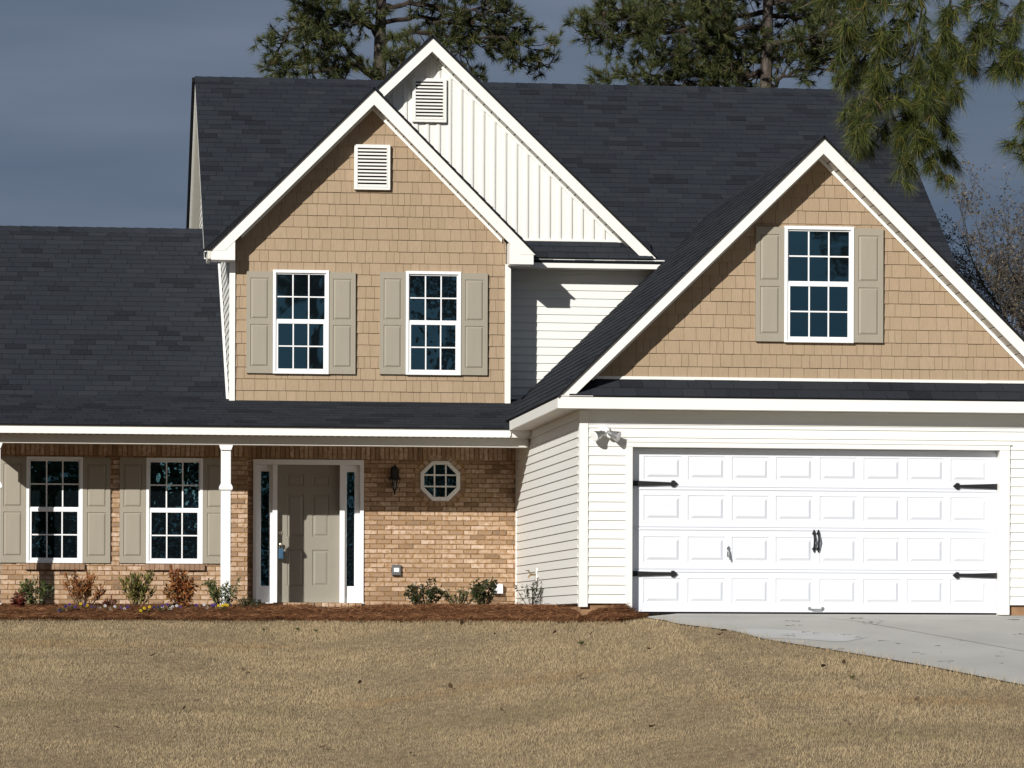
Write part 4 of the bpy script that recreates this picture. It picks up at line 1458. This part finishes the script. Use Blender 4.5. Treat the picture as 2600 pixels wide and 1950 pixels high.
shrub('shrub', (0.77, 5.4, bz(0.77, 5.4)), 0.55, 0.46, ochreleaf, 13, 36, 0.068, 0.024, 'upright yellow green shrub between the two lower windows', 0.75, 4, G, low=0.25)
shrub('shrub', (1.39, 5.2, bz(1.39, 5.2)), 0.53, 0.50, rustleaf, 16, 46, 0.080, 0.026, 'dense rust brown shrub with hanging dead leaves under the second window', 0.25, 5, G, droop=0.35, low=0.1)
shrub('shrub', (1.96, 4.95, bz(1.96, 4.95)), 0.46, 0.48, greenleaf, 13, 34, 0.050, 0.018, 'dull green shrub growing in front of the white porch post', 0.5, 6, G, low=0.2)
shrub('small_shrub', (-0.88, 4.5, bz(-0.88, 4.5)), 0.21, 0.24, maroonleaf, 10, 30, 0.045, 0.018, 'small round dark red shrub at the left edge of the bed', 0.3, 7, G)
shrub('small_shrub', (0.38, 4.8, bz(0.38, 4.8)), 0.20, 0.19, maroonleaf, 7, 16, 0.040, 0.014, 'tiny red leaved shrub between the orange shrub and the yellow green one', 0.4, 8, G, low=0.4)
shrub('small_shrub', (2.35, 4.85, bz(2.35, 4.85)), 0.19, 0.32, hollyleaf, 9, 20, 0.036, 0.014, 'low dark straggly shrub left of the front door', 0.3, 9, G)
shrub('shrub', (4.99, 6.15, bz(4.99, 6.15)), 0.43, 0.56, hollyleaf, 16, 50, 0.044, 0.022, 'dense dark green shrub below the eight sided window with one tall shoot', 0.3, 10, G, low=0.05)
shrub('shrub', (5.50, 6.3, bz(5.50, 6.3)), 0.30, 0.56, greenleaf, 13, 24, 0.038, 0.016, 'low sparse green shrub between the two dark green ones', 0.35, 11, G)
shrub('shrub', (5.84, 6.15, bz(5.84, 6.15)), 0.52, 0.52, hollyleaf, 14, 44, 0.048, 0.024, 'tall dark green shrub standing in front of the small white vent', 0.45, 12, G, low=0.25)
shrub('shrub', (6.28, 3.9, bz(6.28, 3.9)), 0.38, 0.46, hollyleaf, 9, 18, 0.038, 0.018, 'thin nearly bare shrub against the garage side wall', 0.35, 13, G, low=0.3)

# ---- pansies
petal = {'yellow': (0.75, 0.52, 0.03), 'white': (0.72, 0.72, 0.74), 'purple': (0.12, 0.05, 0.26), 'blue': (0.05, 0.04, 0.15)}
PM = {k: island('petal_' + k, [(0, tuple(c * 0.7 for c in v)), (1, v)], 0.6, 0.2, translucent=0.2) for k, v in petal.items()}
def pansy(x, cols_, label, seed, width=0.11, leafy=26):
    y = 3.95 + 0.28 * math.sin(x * 5.3)
    z = bz(x, y)
    rs = np.random.default_rng(seed)
    root = empty('pansy', (x, y, z), label, 'flower', 'pansies along the front of the bed')
    P = [(x + rs.normal(0, width * 0.45), y + rs.normal(0, 0.03), z + rs.uniform(0.0, 0.05)) for i in range(leafy)]
    v, tr = leaf_cards(P, rs.normal(0, 1, (leafy, 3)) + np.array([0, 0, 0.8]), 0.04, 0.024, rs)
    tri_mesh('foliage', v, tr, greenleaf, root)
    for i, c in enumerate(cols_):
        cx = x + (i - (len(cols_) - 1) / 2) * width / max(1, len(cols_)) * 1.5 + rs.normal(0, 0.008)
        cz = z + rs.uniform(0.02, 0.085)
        cy = y - 0.035 + rs.normal(0, 0.012)
        mb = MB()
        for k in range(5):
            t = 2 * math.pi * k / 5 + 0.3
            r = 0.011
            ctr = (cx + r * math.cos(t), cy - 0.002 * k, cz + r * math.sin(t))
            pts = [(ctr[0] + 0.012 * math.cos(q), ctr[1] + 0.004 * math.sin(2 * q), ctr[2] + 0.011 * math.sin(q)) for q in [2 * math.pi * j / 8 for j in range(8)]]
            mb.add(pts, [tuple(range(8))])
        mb.lathe((cx, cy - 0.012, cz), [(0.005, 0), (0.003, 0.003)], 6, mi=1, axis='Y')
        mb.build('blossom', [PM[c], M['dark'] if c != 'yellow' else M['black']], root)
for a in [(-0.269, ['blue', 'blue'], 'dark violet pansy at the left end of the flower row', 1), (-0.132, ['purple', 'purple'], 'purple pansy, second from the left end of the flower row', 2),
          (0.021, ['yellow', 'purple', 'yellow'], 'pansy with yellow and purple flowers below the orange shrub', 3), (0.18, ['purple', 'blue', 'white'], 'purple pansy with one white flower below the orange shrub', 4),
          (0.388, ['white', 'white', 'white'], 'all white pansy in front of the tiny red shrub', 5), (0.58, ['purple', 'white', 'purple'], 'purple and white pansy left of the yellow green shrub', 6),
          (0.855, ['yellow', 'yellow', 'yellow'], 'bright yellow pansy below the yellow green shrub', 7), (1.05, ['blue', 'blue', 'purple'], 'dark violet pansy left of the dense rust brown shrub', 8),
          (1.18, ['white', 'purple', 'white'], 'white and purple pansy at the left foot of the dense rust brown shrub', 9), (1.31, ['white', 'white', 'purple'], 'white pansy with a purple flower in front of the dense rust brown shrub', 10),
          (1.62, ['purple', 'blue'], 'small violet pansy right of the dense rust brown shrub', 11), (1.74, ['white', 'white', 'blue'], 'white pansy left of the porch post shrub', 12),
          (1.845, ['purple', 'purple', 'white'], 'purple pansy beside the yellow one at the right end of the row', 13), (1.945, ['yellow', 'yellow', 'yellow', 'yellow'], 'large bright yellow pansy at the right end of the flower row', 14)]:
    pansy(*a)

# ================================================================== PINES
def needle_tufts(P, D, n, ln, w, spread, droop, rs):
    """brushes of needles: P bases, D shoot directions, n needles in each"""
    P = np.asarray(P); D = np.asarray(D)
    D = D / (np.linalg.norm(D, axis=1, keepdims=True) + 1e-9)
    m = len(P)
    p = np.repeat(P, n, 0) - np.repeat(D, n, 0) * rs.uniform(0, 0.10, (m * n, 1)) * (ln / 0.2)
    d = np.repeat(D, n, 0) * rs.uniform(0.25, 1.0, (m * n, 1)) + rs.normal(0, spread, (m * n, 3))
    d[:, 2] -= droop
    d /= np.linalg.norm(d, axis=1, keepdims=True) + 1e-9
    L = np.repeat(ln * rs.uniform(0.75, 1.2, (m, 1)), n, 0) * rs.uniform(0.7, 1.1, (m * n, 1))
    tip = p + d * L
    tip[:, 2] -= droop * L[:, 0] * 0.35
    sd = np.cross(d, rs.normal(size=d.shape)); sd /= np.linalg.norm(sd, axis=1, keepdims=True) + 1e-9
    v = np.stack([p - sd * w / 2, p + sd * w / 2, tip], 1).reshape(-1, 3)
    return v

def bez(path, t):
    k = t * (len(path) - 1)
    i = min(int(k), len(path) - 2)
    f = k - i
    P = lambda j: np.array(path[min(max(j, 0), len(path) - 1)])
    a, b_, c, d = P(i - 1), P(i), P(i + 1), P(i + 2)
    return 0.5 * ((2 * b_) + (-a + c) * f + (2 * a - 5 * b_ + 4 * c - d) * f * f + (-a + 3 * b_ - 3 * c + d) * f ** 3)

def pine(label, trunk, trad, limbs, seed, ln=0.19, w=0.011, n=34, twigs=15, tw=0.75, mat=None, spread=0.42, droop=0.05, up=0.45, lrad=0.055, start=0.22, group=None, cones=30, rise=0.0, dens=1.0):
    rs = np.random.default_rng(seed)
    root = empty('pine_tree', trunk[0], label, 'pine tree', group)
    tb = MB()
    tb.tube(trunk, trad, 10)
    tb.build('trunk', M['bark'], root, smooth=True)
    lb = MB()
    P, D, C = [], [], []
    for path in limbs:
        L = sum(np.linalg.norm(np.array(path[i + 1]) - np.array(path[i])) for i in range(len(path) - 1))
        k = max(6, len(path) * 3)
        pts = [bez(path, i / k) + (rs.normal(0, 0.02, 3) if 0 < i < k else 0) for i in range(k + 1)]
        lb.tube(pts, [max(0.008, lrad * min(1, L / 2.5) * (1 - 0.8 * i / k)) for i in range(k + 1)], 6)
        nt_ = int(dens * (twigs * L / 2.0 + 4))
        for i in range(nt_):
            t = start + (1 - start) * (i + rs.uniform(0, 1)) / nt_
            q = bez(path, min(1, t))
            dl = bez(path, min(1, t + 0.03)) - bez(path, max(0, t - 0.03))
            dl /= np.linalg.norm(dl) + 1e-9
            dirv = dl * 0.55 + rs.normal(0, 0.6, 3) + np.array([0, 0, rise])
            dirv /= np.linalg.norm(dirv)
            ll = tw * rs.uniform(0.35, 1.0) * (1.0 - 0.35 * t)
            mid = q + dirv * ll * 0.5 + rs.normal(0, 0.03, 3)
            e2 = q + dirv * ll + np.array([0, 0, up * ll * 0.5 * rs.uniform(0.2, 1)])
            lb.tube([q, mid, e2], [0.013, 0.010, 0.006], 4)
            P.append(e2); D.append((e2 - mid) + np.array([0, 0, up * 0.4]))
            for j in range(rs.integers(2, 4)):
                s = rs.uniform(0.45, 0.95)
                b0 = q * (1 - s) + e2 * s
                dd = dirv * 0.5 + rs.normal(0, 0.6, 3) + np.array([0, 0, up * 0.6])
                dd /= np.linalg.norm(dd)
                e3 = b0 + dd * rs.uniform(0.10, 0.26) * (tw / 0.75)
                lb.tube([b0, e3], [0.007, 0.005], 3)
                P.append(e3); D.append(dd)
            if rs.uniform() < cones / max(1, len(limbs) * nt_): C.append(b0)
        P.append(pts[-1]); D.append(pts[-1] - pts[-2] + np.array([0, 0, up * 0.1]))
    lb.build('limb', M['twig'], root)
    v = needle_tufts(P, D, n, ln, w, spread, droop, rs)
    tri_mesh('crown', v, np.arange(len(v)).reshape(-1, 3), mat or M['needle'], root)
    if C:
        for c in C:
            cb = MB()
            cb.lathe(c - np.array([0, 0, 0.05]), [(0.01, -0.045), (0.030, -0.03), (0.038, 0.0), (0.026, 0.035), (0.008, 0.055)], 7)
            cb.build('pine_cone', M['cone'], root)
    return root
LEFT_LIMBS = [
    [(5.71,25.0,11.4),(5.47,25.05,11.79),(5.2,25.1,12.1),(4.89,25.15,12.61),(4.66,25.21,13.0)],
    [(5.58,25.0,10.66),(5.25,24.72,10.96),(4.92,24.44,11.29),(4.67,24.17,11.47),(4.28,23.89,11.44),(3.92,23.61,11.26),(3.73,23.33,10.9),(3.63,23.06,10.71)],
    [(5.66,25.0,10.58),(5.33,25.29,10.84),(5.0,25.58,10.83),(4.55,25.88,10.83),(3.9,26.17,10.81)],
    [(5.66,25.0,10.6),(5.24,24.55,10.82),(4.82,24.09,10.89),(4.42,23.64,10.74),(3.94,23.18,10.51)],
    [(5.81,25.0,11.28),(6.14,25.14,11.47),(6.54,25.28,11.58),(7.18,25.43,11.5),(7.74,25.57,11.49),(8.07,25.71,11.36),(8.72,25.85,11.05),(9.26,26.0,11.04)],
    [(5.85,25.0,11.98),(6.28,24.97,12.06),(6.97,24.94,12.0),(7.83,24.91,11.97),(8.45,24.88,11.87)],
    [(5.83,25.0,11.01),(6.23,24.38,11.08),(6.48,23.75,11.04),(6.54,23.13,10.78)],
    [(6.51,25.0,11.52),(7.0,25.19,11.42),(7.41,25.38,11.14),(7.71,25.57,10.83)],
    [(5.58,25.0,11.59),(5.0,24.43,11.75),(4.5,23.87,11.73),(4.05,23.3,11.77)],
    [(5.78,25.0,12.6),(6.51,24.99,12.38),(7.44,24.97,12.36),(8.22,24.96,12.18)],
    [(5.78,25.0,12.68),(4.95,24.87,12.56),(4.25,24.73,12.21)],
    [(5.78,25.0,13.06),(6.38,24.39,13.12),(7.09,23.78,12.88)],
    [(5.78,25.0,13.3),(5.06,24.34,13.39),(4.41,23.68,13.02)],
    [(5.77,25.0,13.84),(6.29,25.27,14.21),(6.79,25.53,14.12)],
    [(5.77,25.0,13.99),(5.31,25.71,14.51),(5.05,26.41,14.48)],
    [(5.81,25.0,11.67),(6.45,25.23,11.84),(7.1,25.47,11.78),(7.83,25.7,11.75),(8.41,25.93,11.6)],
    [(5.58,25.0,10.66),(5.69,24.36,10.45),(5.94,23.71,10.55),(6.04,23.07,10.69)],
    [(5.31,25.0,11.97),(4.84,24.36,11.55),(4.42,23.73,11.17),(4.15,23.09,10.88)],
    [(7.68,25.0,11.4),(8.16,25.06,11.5),(8.55,25.11,11.36),(8.96,25.17,11.22)],
    [(5.85,25.0,11.67),(5.56,24.73,11.85),(5.23,24.47,11.57)],
    [(6.82,25.0,11.69),(7.47,25.21,11.86),(8.12,25.41,11.79),(8.61,25.62,11.71)],
]
RIGHT_LIMBS = [
    [(12.84,22.0,11.27),(12.17,21.82,11.21),(11.53,21.64,11.14),(10.82,21.46,11.06),(10.2,21.28,10.98),(9.57,21.1,10.87),(9.27,20.92,11.0)],
    [(12.88,22.0,10.89),(12.16,21.77,10.86),(11.59,21.54,10.79),(10.95,21.31,10.6),(10.47,21.08,10.7)],
    [(12.88,22.0,11.87),(12.06,22.56,11.79),(11.39,23.12,11.87),(10.55,23.68,11.85),(10.12,24.24,11.84)],
    [(12.92,22.0,10.33),(12.48,22.3,10.42),(11.92,22.6,10.44),(11.2,22.9,10.43),(10.63,23.2,10.5),(9.98,23.5,10.44)],
    [(13.04,22.0,10.16),(13.32,21.9,10.36),(13.69,21.8,10.47),(14.2,21.7,10.43),(14.79,21.61,10.27)],
    [(13.0,22.0,10.97),(13.63,21.55,10.99),(14.0,21.11,11.0),(14.59,20.66,10.8)],
    [(12.96,22.0,11.8),(13.72,22.01,11.74),(14.49,22.01,11.68),(15.26,22.02,11.78)],
    [(12.92,22.0,10.67),(12.4,22.69,10.69),(11.97,23.38,10.74),(11.54,24.08,10.96)],
    [(13.0,22.0,11.5),(13.61,22.62,11.57),(14.35,23.24,11.65),(15.18,23.86,11.69)],
    [(12.92,22.0,12.25),(12.05,22.06,12.16),(11.22,22.11,12.08),(10.47,22.17,11.92)],
    [(12.95,22.0,12.4),(13.97,22.91,12.43),(14.94,23.82,12.46)],
    [(12.92,22.0,10.52),(12.4,21.85,10.22),(11.77,21.71,10.12),(10.62,21.56,10.07)],
    [(12.95,22.0,12.77),(12.07,20.85,12.69),(11.21,19.71,12.25)],
    [(12.95,22.0,12.92),(13.7,22.32,13.08),(14.38,22.65,12.93)],
    [(12.95,22.0,13.53),(13.54,23.12,14.06),(14.15,24.23,14.21)],
    [(12.95,22.0,13.53),(12.32,21.05,13.62),(11.86,20.1,13.35)],
    [(12.92,22.0,11.57),(12.45,22.6,11.58),(11.94,23.19,11.67),(11.34,23.79,11.68),(10.8,24.38,11.84)],
    [(12.92,22.0,11.04),(12.5,22.01,11.07),(12.05,22.02,11.03),(11.52,22.03,10.98)],
    [(13.04,22.0,10.67),(13.61,22.2,10.79),(14.11,22.4,10.75),(14.61,22.6,10.87)],
    [(10.91,22.0,11.15),(10.55,21.65,11.24),(10.12,21.3,11.25),(9.78,20.95,11.11)],
]
NEAR_LIMBS = [
    [(11.24,-0.6,8.91),(10.82,-0.59,8.29),(10.79,-0.58,7.67),(10.69,-0.56,7.11),(10.61,-0.55,6.59),(10.56,-0.54,6.29)],
    [(10.82,-0.6,8.28),(10.35,-0.64,8.06),(9.97,-0.68,7.74),(9.71,-0.73,7.32)],
    [(10.78,-0.6,7.77),(10.44,-0.44,7.58),(10.16,-0.28,7.29),(9.94,-0.11,6.95)],
    [(10.71,-0.6,7.26),(10.41,-0.59,7.05),(10.16,-0.57,6.79),(9.9,-0.56,6.48)],
    [(10.64,-0.6,6.84),(10.38,-0.75,6.67),(10.09,-0.91,6.43),(9.82,-1.06,6.21)],
    [(10.8,-0.6,7.92),(10.54,-0.69,7.7),(10.26,-0.79,7.37),(10.19,-0.88,7.05)],
    [(11.24,-0.6,8.91),(11.18,-0.59,7.68),(11.06,-0.59,7.32),(10.98,-0.58,7.03),(11.03,-0.57,6.83),(11.01,-0.56,6.5),(11.16,-0.56,6.31)],
    [(10.62,-0.6,6.59),(10.72,-0.67,6.22),(10.68,-0.74,5.95),(10.45,-0.81,5.7)],
    [(10.61,-0.6,6.69),(10.79,-0.53,6.45),(10.89,-0.45,6.23),(11.09,-0.38,6.01),(11.21,-0.3,5.97)],
    [(12.29,-0.6,8.32),(11.96,-0.67,7.73),(11.57,-0.75,7.46),(11.3,-0.82,7.24)],
    [(12.29,-0.6,8.32),(12.13,-0.62,7.8),(11.97,-0.65,7.43),(11.88,-0.67,7.17)],
    [(11.77,-0.6,8.46),(11.49,-0.66,8.03),(11.27,-0.72,7.76),(11.1,-0.78,7.54)],
    [(12.71,-0.6,7.61),(12.37,-0.72,7.32),(12.13,-0.84,7.15),(11.92,-0.96,7.09)],
    [(12.82,-0.6,6.58),(12.5,-0.64,6.31),(12.27,-0.68,6.14),(12.11,-0.72,6.08)],
    [(12.82,-0.6,6.84),(12.5,-0.64,6.67),(12.28,-0.67,6.51)],
    [(11.13,-0.6,8.6),(10.63,-0.51,8.29),(10.13,-0.42,8.14),(9.68,-0.32,8.0)],
    [(10.97,-0.6,7.03),(11.12,-0.68,7.1),(11.23,-0.76,6.94),(11.23,-0.84,6.88)],
    [(11.9,-0.6,8.51),(11.84,-0.53,8.01),(11.7,-0.46,7.71),(11.56,-0.39,7.36),(11.36,-0.32,7.26)],
    [(10.98,-0.6,7.01),(10.83,-0.81,6.77),(10.76,-1.01,6.53)],
    [(10.73,-0.6,7.46),(10.55,-0.65,7.19),(10.34,-0.69,6.93),(10.28,-0.74,6.61)],
    [(10.62,-0.6,6.59),(10.77,-0.64,6.28),(10.92,-0.68,6.02),(11.04,-0.72,5.76)],
    [(10.68,-0.6,7.1),(10.79,-0.54,6.86),(10.8,-0.49,6.56)],
    [(10.57,-0.6,6.49),(10.37,-0.57,6.38),(10.11,-0.54,6.18),(9.86,-0.52,6.07)],
]


def limb_group(prefix): pass
TL = [(5.76, 25, -0.3), (5.765, 25, 4), (5.77, 25, 7.5), (5.77, 25.0, 10.6), (5.775, 25.0, 11.36), (5.795, 25, 12.1), (5.81, 25, 13.3), (5.8, 25, 14.6), (5.85, 25.1, 15.8)]
pine('tall pine behind the roof, its limbs spreading either side of the white gable peak', TL, [0.22, 0.20, 0.17, 0.14, 0.12, 0.10, 0.075, 0.05, 0.015], LEFT_LIMBS, 101, group='pines behind the house', twigs=17, dens=0.95, ln=0.20, n=44, w=0.0125, spread=0.32)
TR = [(12.93, 22, -0.3), (12.93, 22, 4), (12.93, 22, 7.3), (12.92, 22, 10.2), (12.945, 22, 11.0), (12.956, 22, 11.8), (12.97, 22, 12.9), (12.95, 22.1, 14.2), (13.0, 22, 15.4)]
pine('thick needled pine behind the roof on the right, its bare trunk showing above the ridge', TR, [0.20, 0.18, 0.15, 0.12, 0.11, 0.10, 0.08, 0.05, 0.015], RIGHT_LIMBS, 102, group='pines behind the house', twigs=20, tw=0.85, dens=1.25, ln=0.21, n=44, w=0.0125, spread=0.32, start=0.06)
# the near pine: its trunk stands right of the garage, its limbs hang in at the top right
TN = [(16.4, 0.6, -0.3), (16.45, 0.6, 3), (16.4, 0.5, 6), (16.3, 0.4, 9), (16.3, 0.3, 12), (16.4, 0.3, 14.5)]
BIG = [[(16.3, 0.4, 9.3), (14.5, 0.0, 9.3), (12.6, -0.4, 9.1), (11.35, -0.6, 8.75)], [(16.3, 0.3, 10.2), (14.6, -0.2, 9.4), (13.2, -0.6, 8.6), (12.35, -0.6, 8.25)], [(16.35, 0.5, 7.8), (14.6, 0.1, 7.5), (13.2, -0.4, 7.1), (12.8, -0.6, 6.85)],
       [(16.3, 0.3, 11.5), (15.2, 0.6, 12.0), (14.0, 1, 12.1)], [(16.3, 0.3, 12), (17.4, 0.2, 12.4), (18.6, 0.1, 12.2)], [(16.35, 0.3, 10), (17.6, 0.5, 10.1), (19, 0.6, 9.9)]]
root_near = pine('near pine with long bright green needles hanging down above the garage gable', TN, [0.24, 0.22, 0.19, 0.16, 0.11, 0.03], NEAR_LIMBS, 103, ln=0.27, w=0.0065, n=50, twigs=15, tw=0.36, dens=0.95,
                 mat=M['nearneedle'], spread=0.36, droop=0.30, up=-0.25, lrad=0.020, start=0.15, cones=10)
nl = MB()
for path in BIG:
    nl.tube([bez(path, i / 12) for i in range(13)], [0.085 * (1 - 0.7 * i / 12) for i in range(13)], 8)
nl.build('limb', M['bark'], root_near, smooth=True)
rs = np.random.default_rng(77)
P, D = [], []
for path in BIG:
    for i in range(34):
        t = rs.uniform(0.45, 1)
        P.append(bez(path, t) + rs.normal(0, 0.35, 3)); D.append(rs.normal(0, 1, 3) + np.array([0, 0, -0.2]))
v = needle_tufts(P, D, 46, 0.26, 0.0062, 0.36, 0.25, rs)
tri_mesh('crown', v, np.arange(len(v)).reshape(-1, 3), M['nearneedle'], root_near)

# ================================================================== bare tree on the right
rs = np.random.default_rng(5)
BT = empty('bare_tree', (15.9, 12, 0), 'nearly leafless tree with thin twigs and a few dry leaves right of the house', 'tree')
tk, bw = MB(), MB()
LP, LD = [], []
def branch(p, d, L, r, depth):
    n_ = 5
    pts = [np.array(p)]
    q = np.array(p, dtype=float); dd = np.array(d, dtype=float)
    for i in range(n_):
        dd = dd + rs.normal(0, 0.10, 3) + np.array([0, 0, 0.05])
        dd /= np.linalg.norm(dd)
        q = q + dd * L / n_
        pts.append(q.copy())
    bw.tube(pts, [r * (1 - 0.55 * i / n_) for i in range(n_ + 1)], 5 if depth < 2 else 3, cap=False)
    if depth >= 2:
        for i in range(2 if depth == 2 else 4):
            LP.append(pts[rs.integers(1, n_ + 1)] + rs.normal(0, 0.02, 3)); LD.append(rs.normal(0, 1, 3) + np.array([0, 0, -0.4]))
    if depth < 4:
        for k in range((6, 6, 5, 3)[depth]):
            i = rs.integers(2, n_ + 1)
            nd = dd * 0.8 + rs.normal(0, 0.55, 3)
            nd[2] = nd[2] * 0.7 + 0.15
            nd /= np.linalg.norm(nd)
            branch(pts[i], nd, L * rs.uniform(0.48, 0.72), r * 0.48, depth + 1)
tk.tube([(15.9, 12, -0.2), (15.85, 12, 1.2), (15.8, 12, 2.4), (15.78, 12, 3.2)], [0.10, 0.085, 0.075, 0.06], 8)
for d in ((-0.40, 0.1, 0.95), (-0.12, -0.2, 1.0), (0.25, 0.1, 1.0), (-0.55, -0.1, 0.75), (-0.05, 0.3, 0.9), (0.5, 0, 0.8)):
    branch((15.79 + d[0] * 0.1, 12, 2.6 + rs.uniform(0, 0.6)), np.array(d), 2.35, 0.034, 0)
tk.build('trunk', M['baretwig'], BT, smooth=True)
bw.build('branches', M['baretwig'], BT)
v, tr = leaf_cards(LP, LD, 0.058, 0.026, rs)
tri_mesh('dry_leaves', v, tr, M['treeleaf'], BT)

# pines across the street, seen mirrored in the window panes
back = [o for o in bpy.data.objects if o.name == 'pine_tree' or o.name == 'pine_tree.001']
def copy_tree(o, parent=None):
    c = o.copy(); COL.objects.link(c); c.parent = parent
    for ch in o.children: copy_tree(ch, c)
    return c
labels = ['pine across the street mirrored in the upper left windows', 'pine across the street mirrored in the garage gable window', 'pine across the street mirrored in the porch windows', 'pine across the street mirrored beside the front door', 'pine across the street mirrored in the eight sided window']
for i, (px_, py_, s_) in enumerate([(7.6, -60, 1.0), (24.2, -61, 1.0), (12.2, -64, 1.0), (1.5, -72, 1.0), (17, -88, 0.9)]):
    c = copy_tree(back[i % 2])
    c.location = (px_, py_, -2.6); c.rotation_euler = (0, 0, 1.3 * i + 0.6); c.scale = (s_ * 1.1, s_ * 1.1, s_ * 1.22)
    c['label'] = labels[i]; c['group'] = 'pines across the street'

# a wood further off across the street, also only mirrored in the glass
rs = np.random.default_rng(9)
n = 9000
P = np.stack([rs.uniform(-60, 120, n), rs.uniform(-150, -130, n), -2.6 + rs.uniform(0, 1, n) ** 1.1 * 14.5], 1)
v, tr = leaf_cards(P, rs.normal(0, 1, (n, 3)), 2.2, 1.6, rs)
tri_mesh('far_wood', v, tr, M['needle'], kind='stuff', label='dark line of woods across the street mirrored in the lower windows', cat='trees')
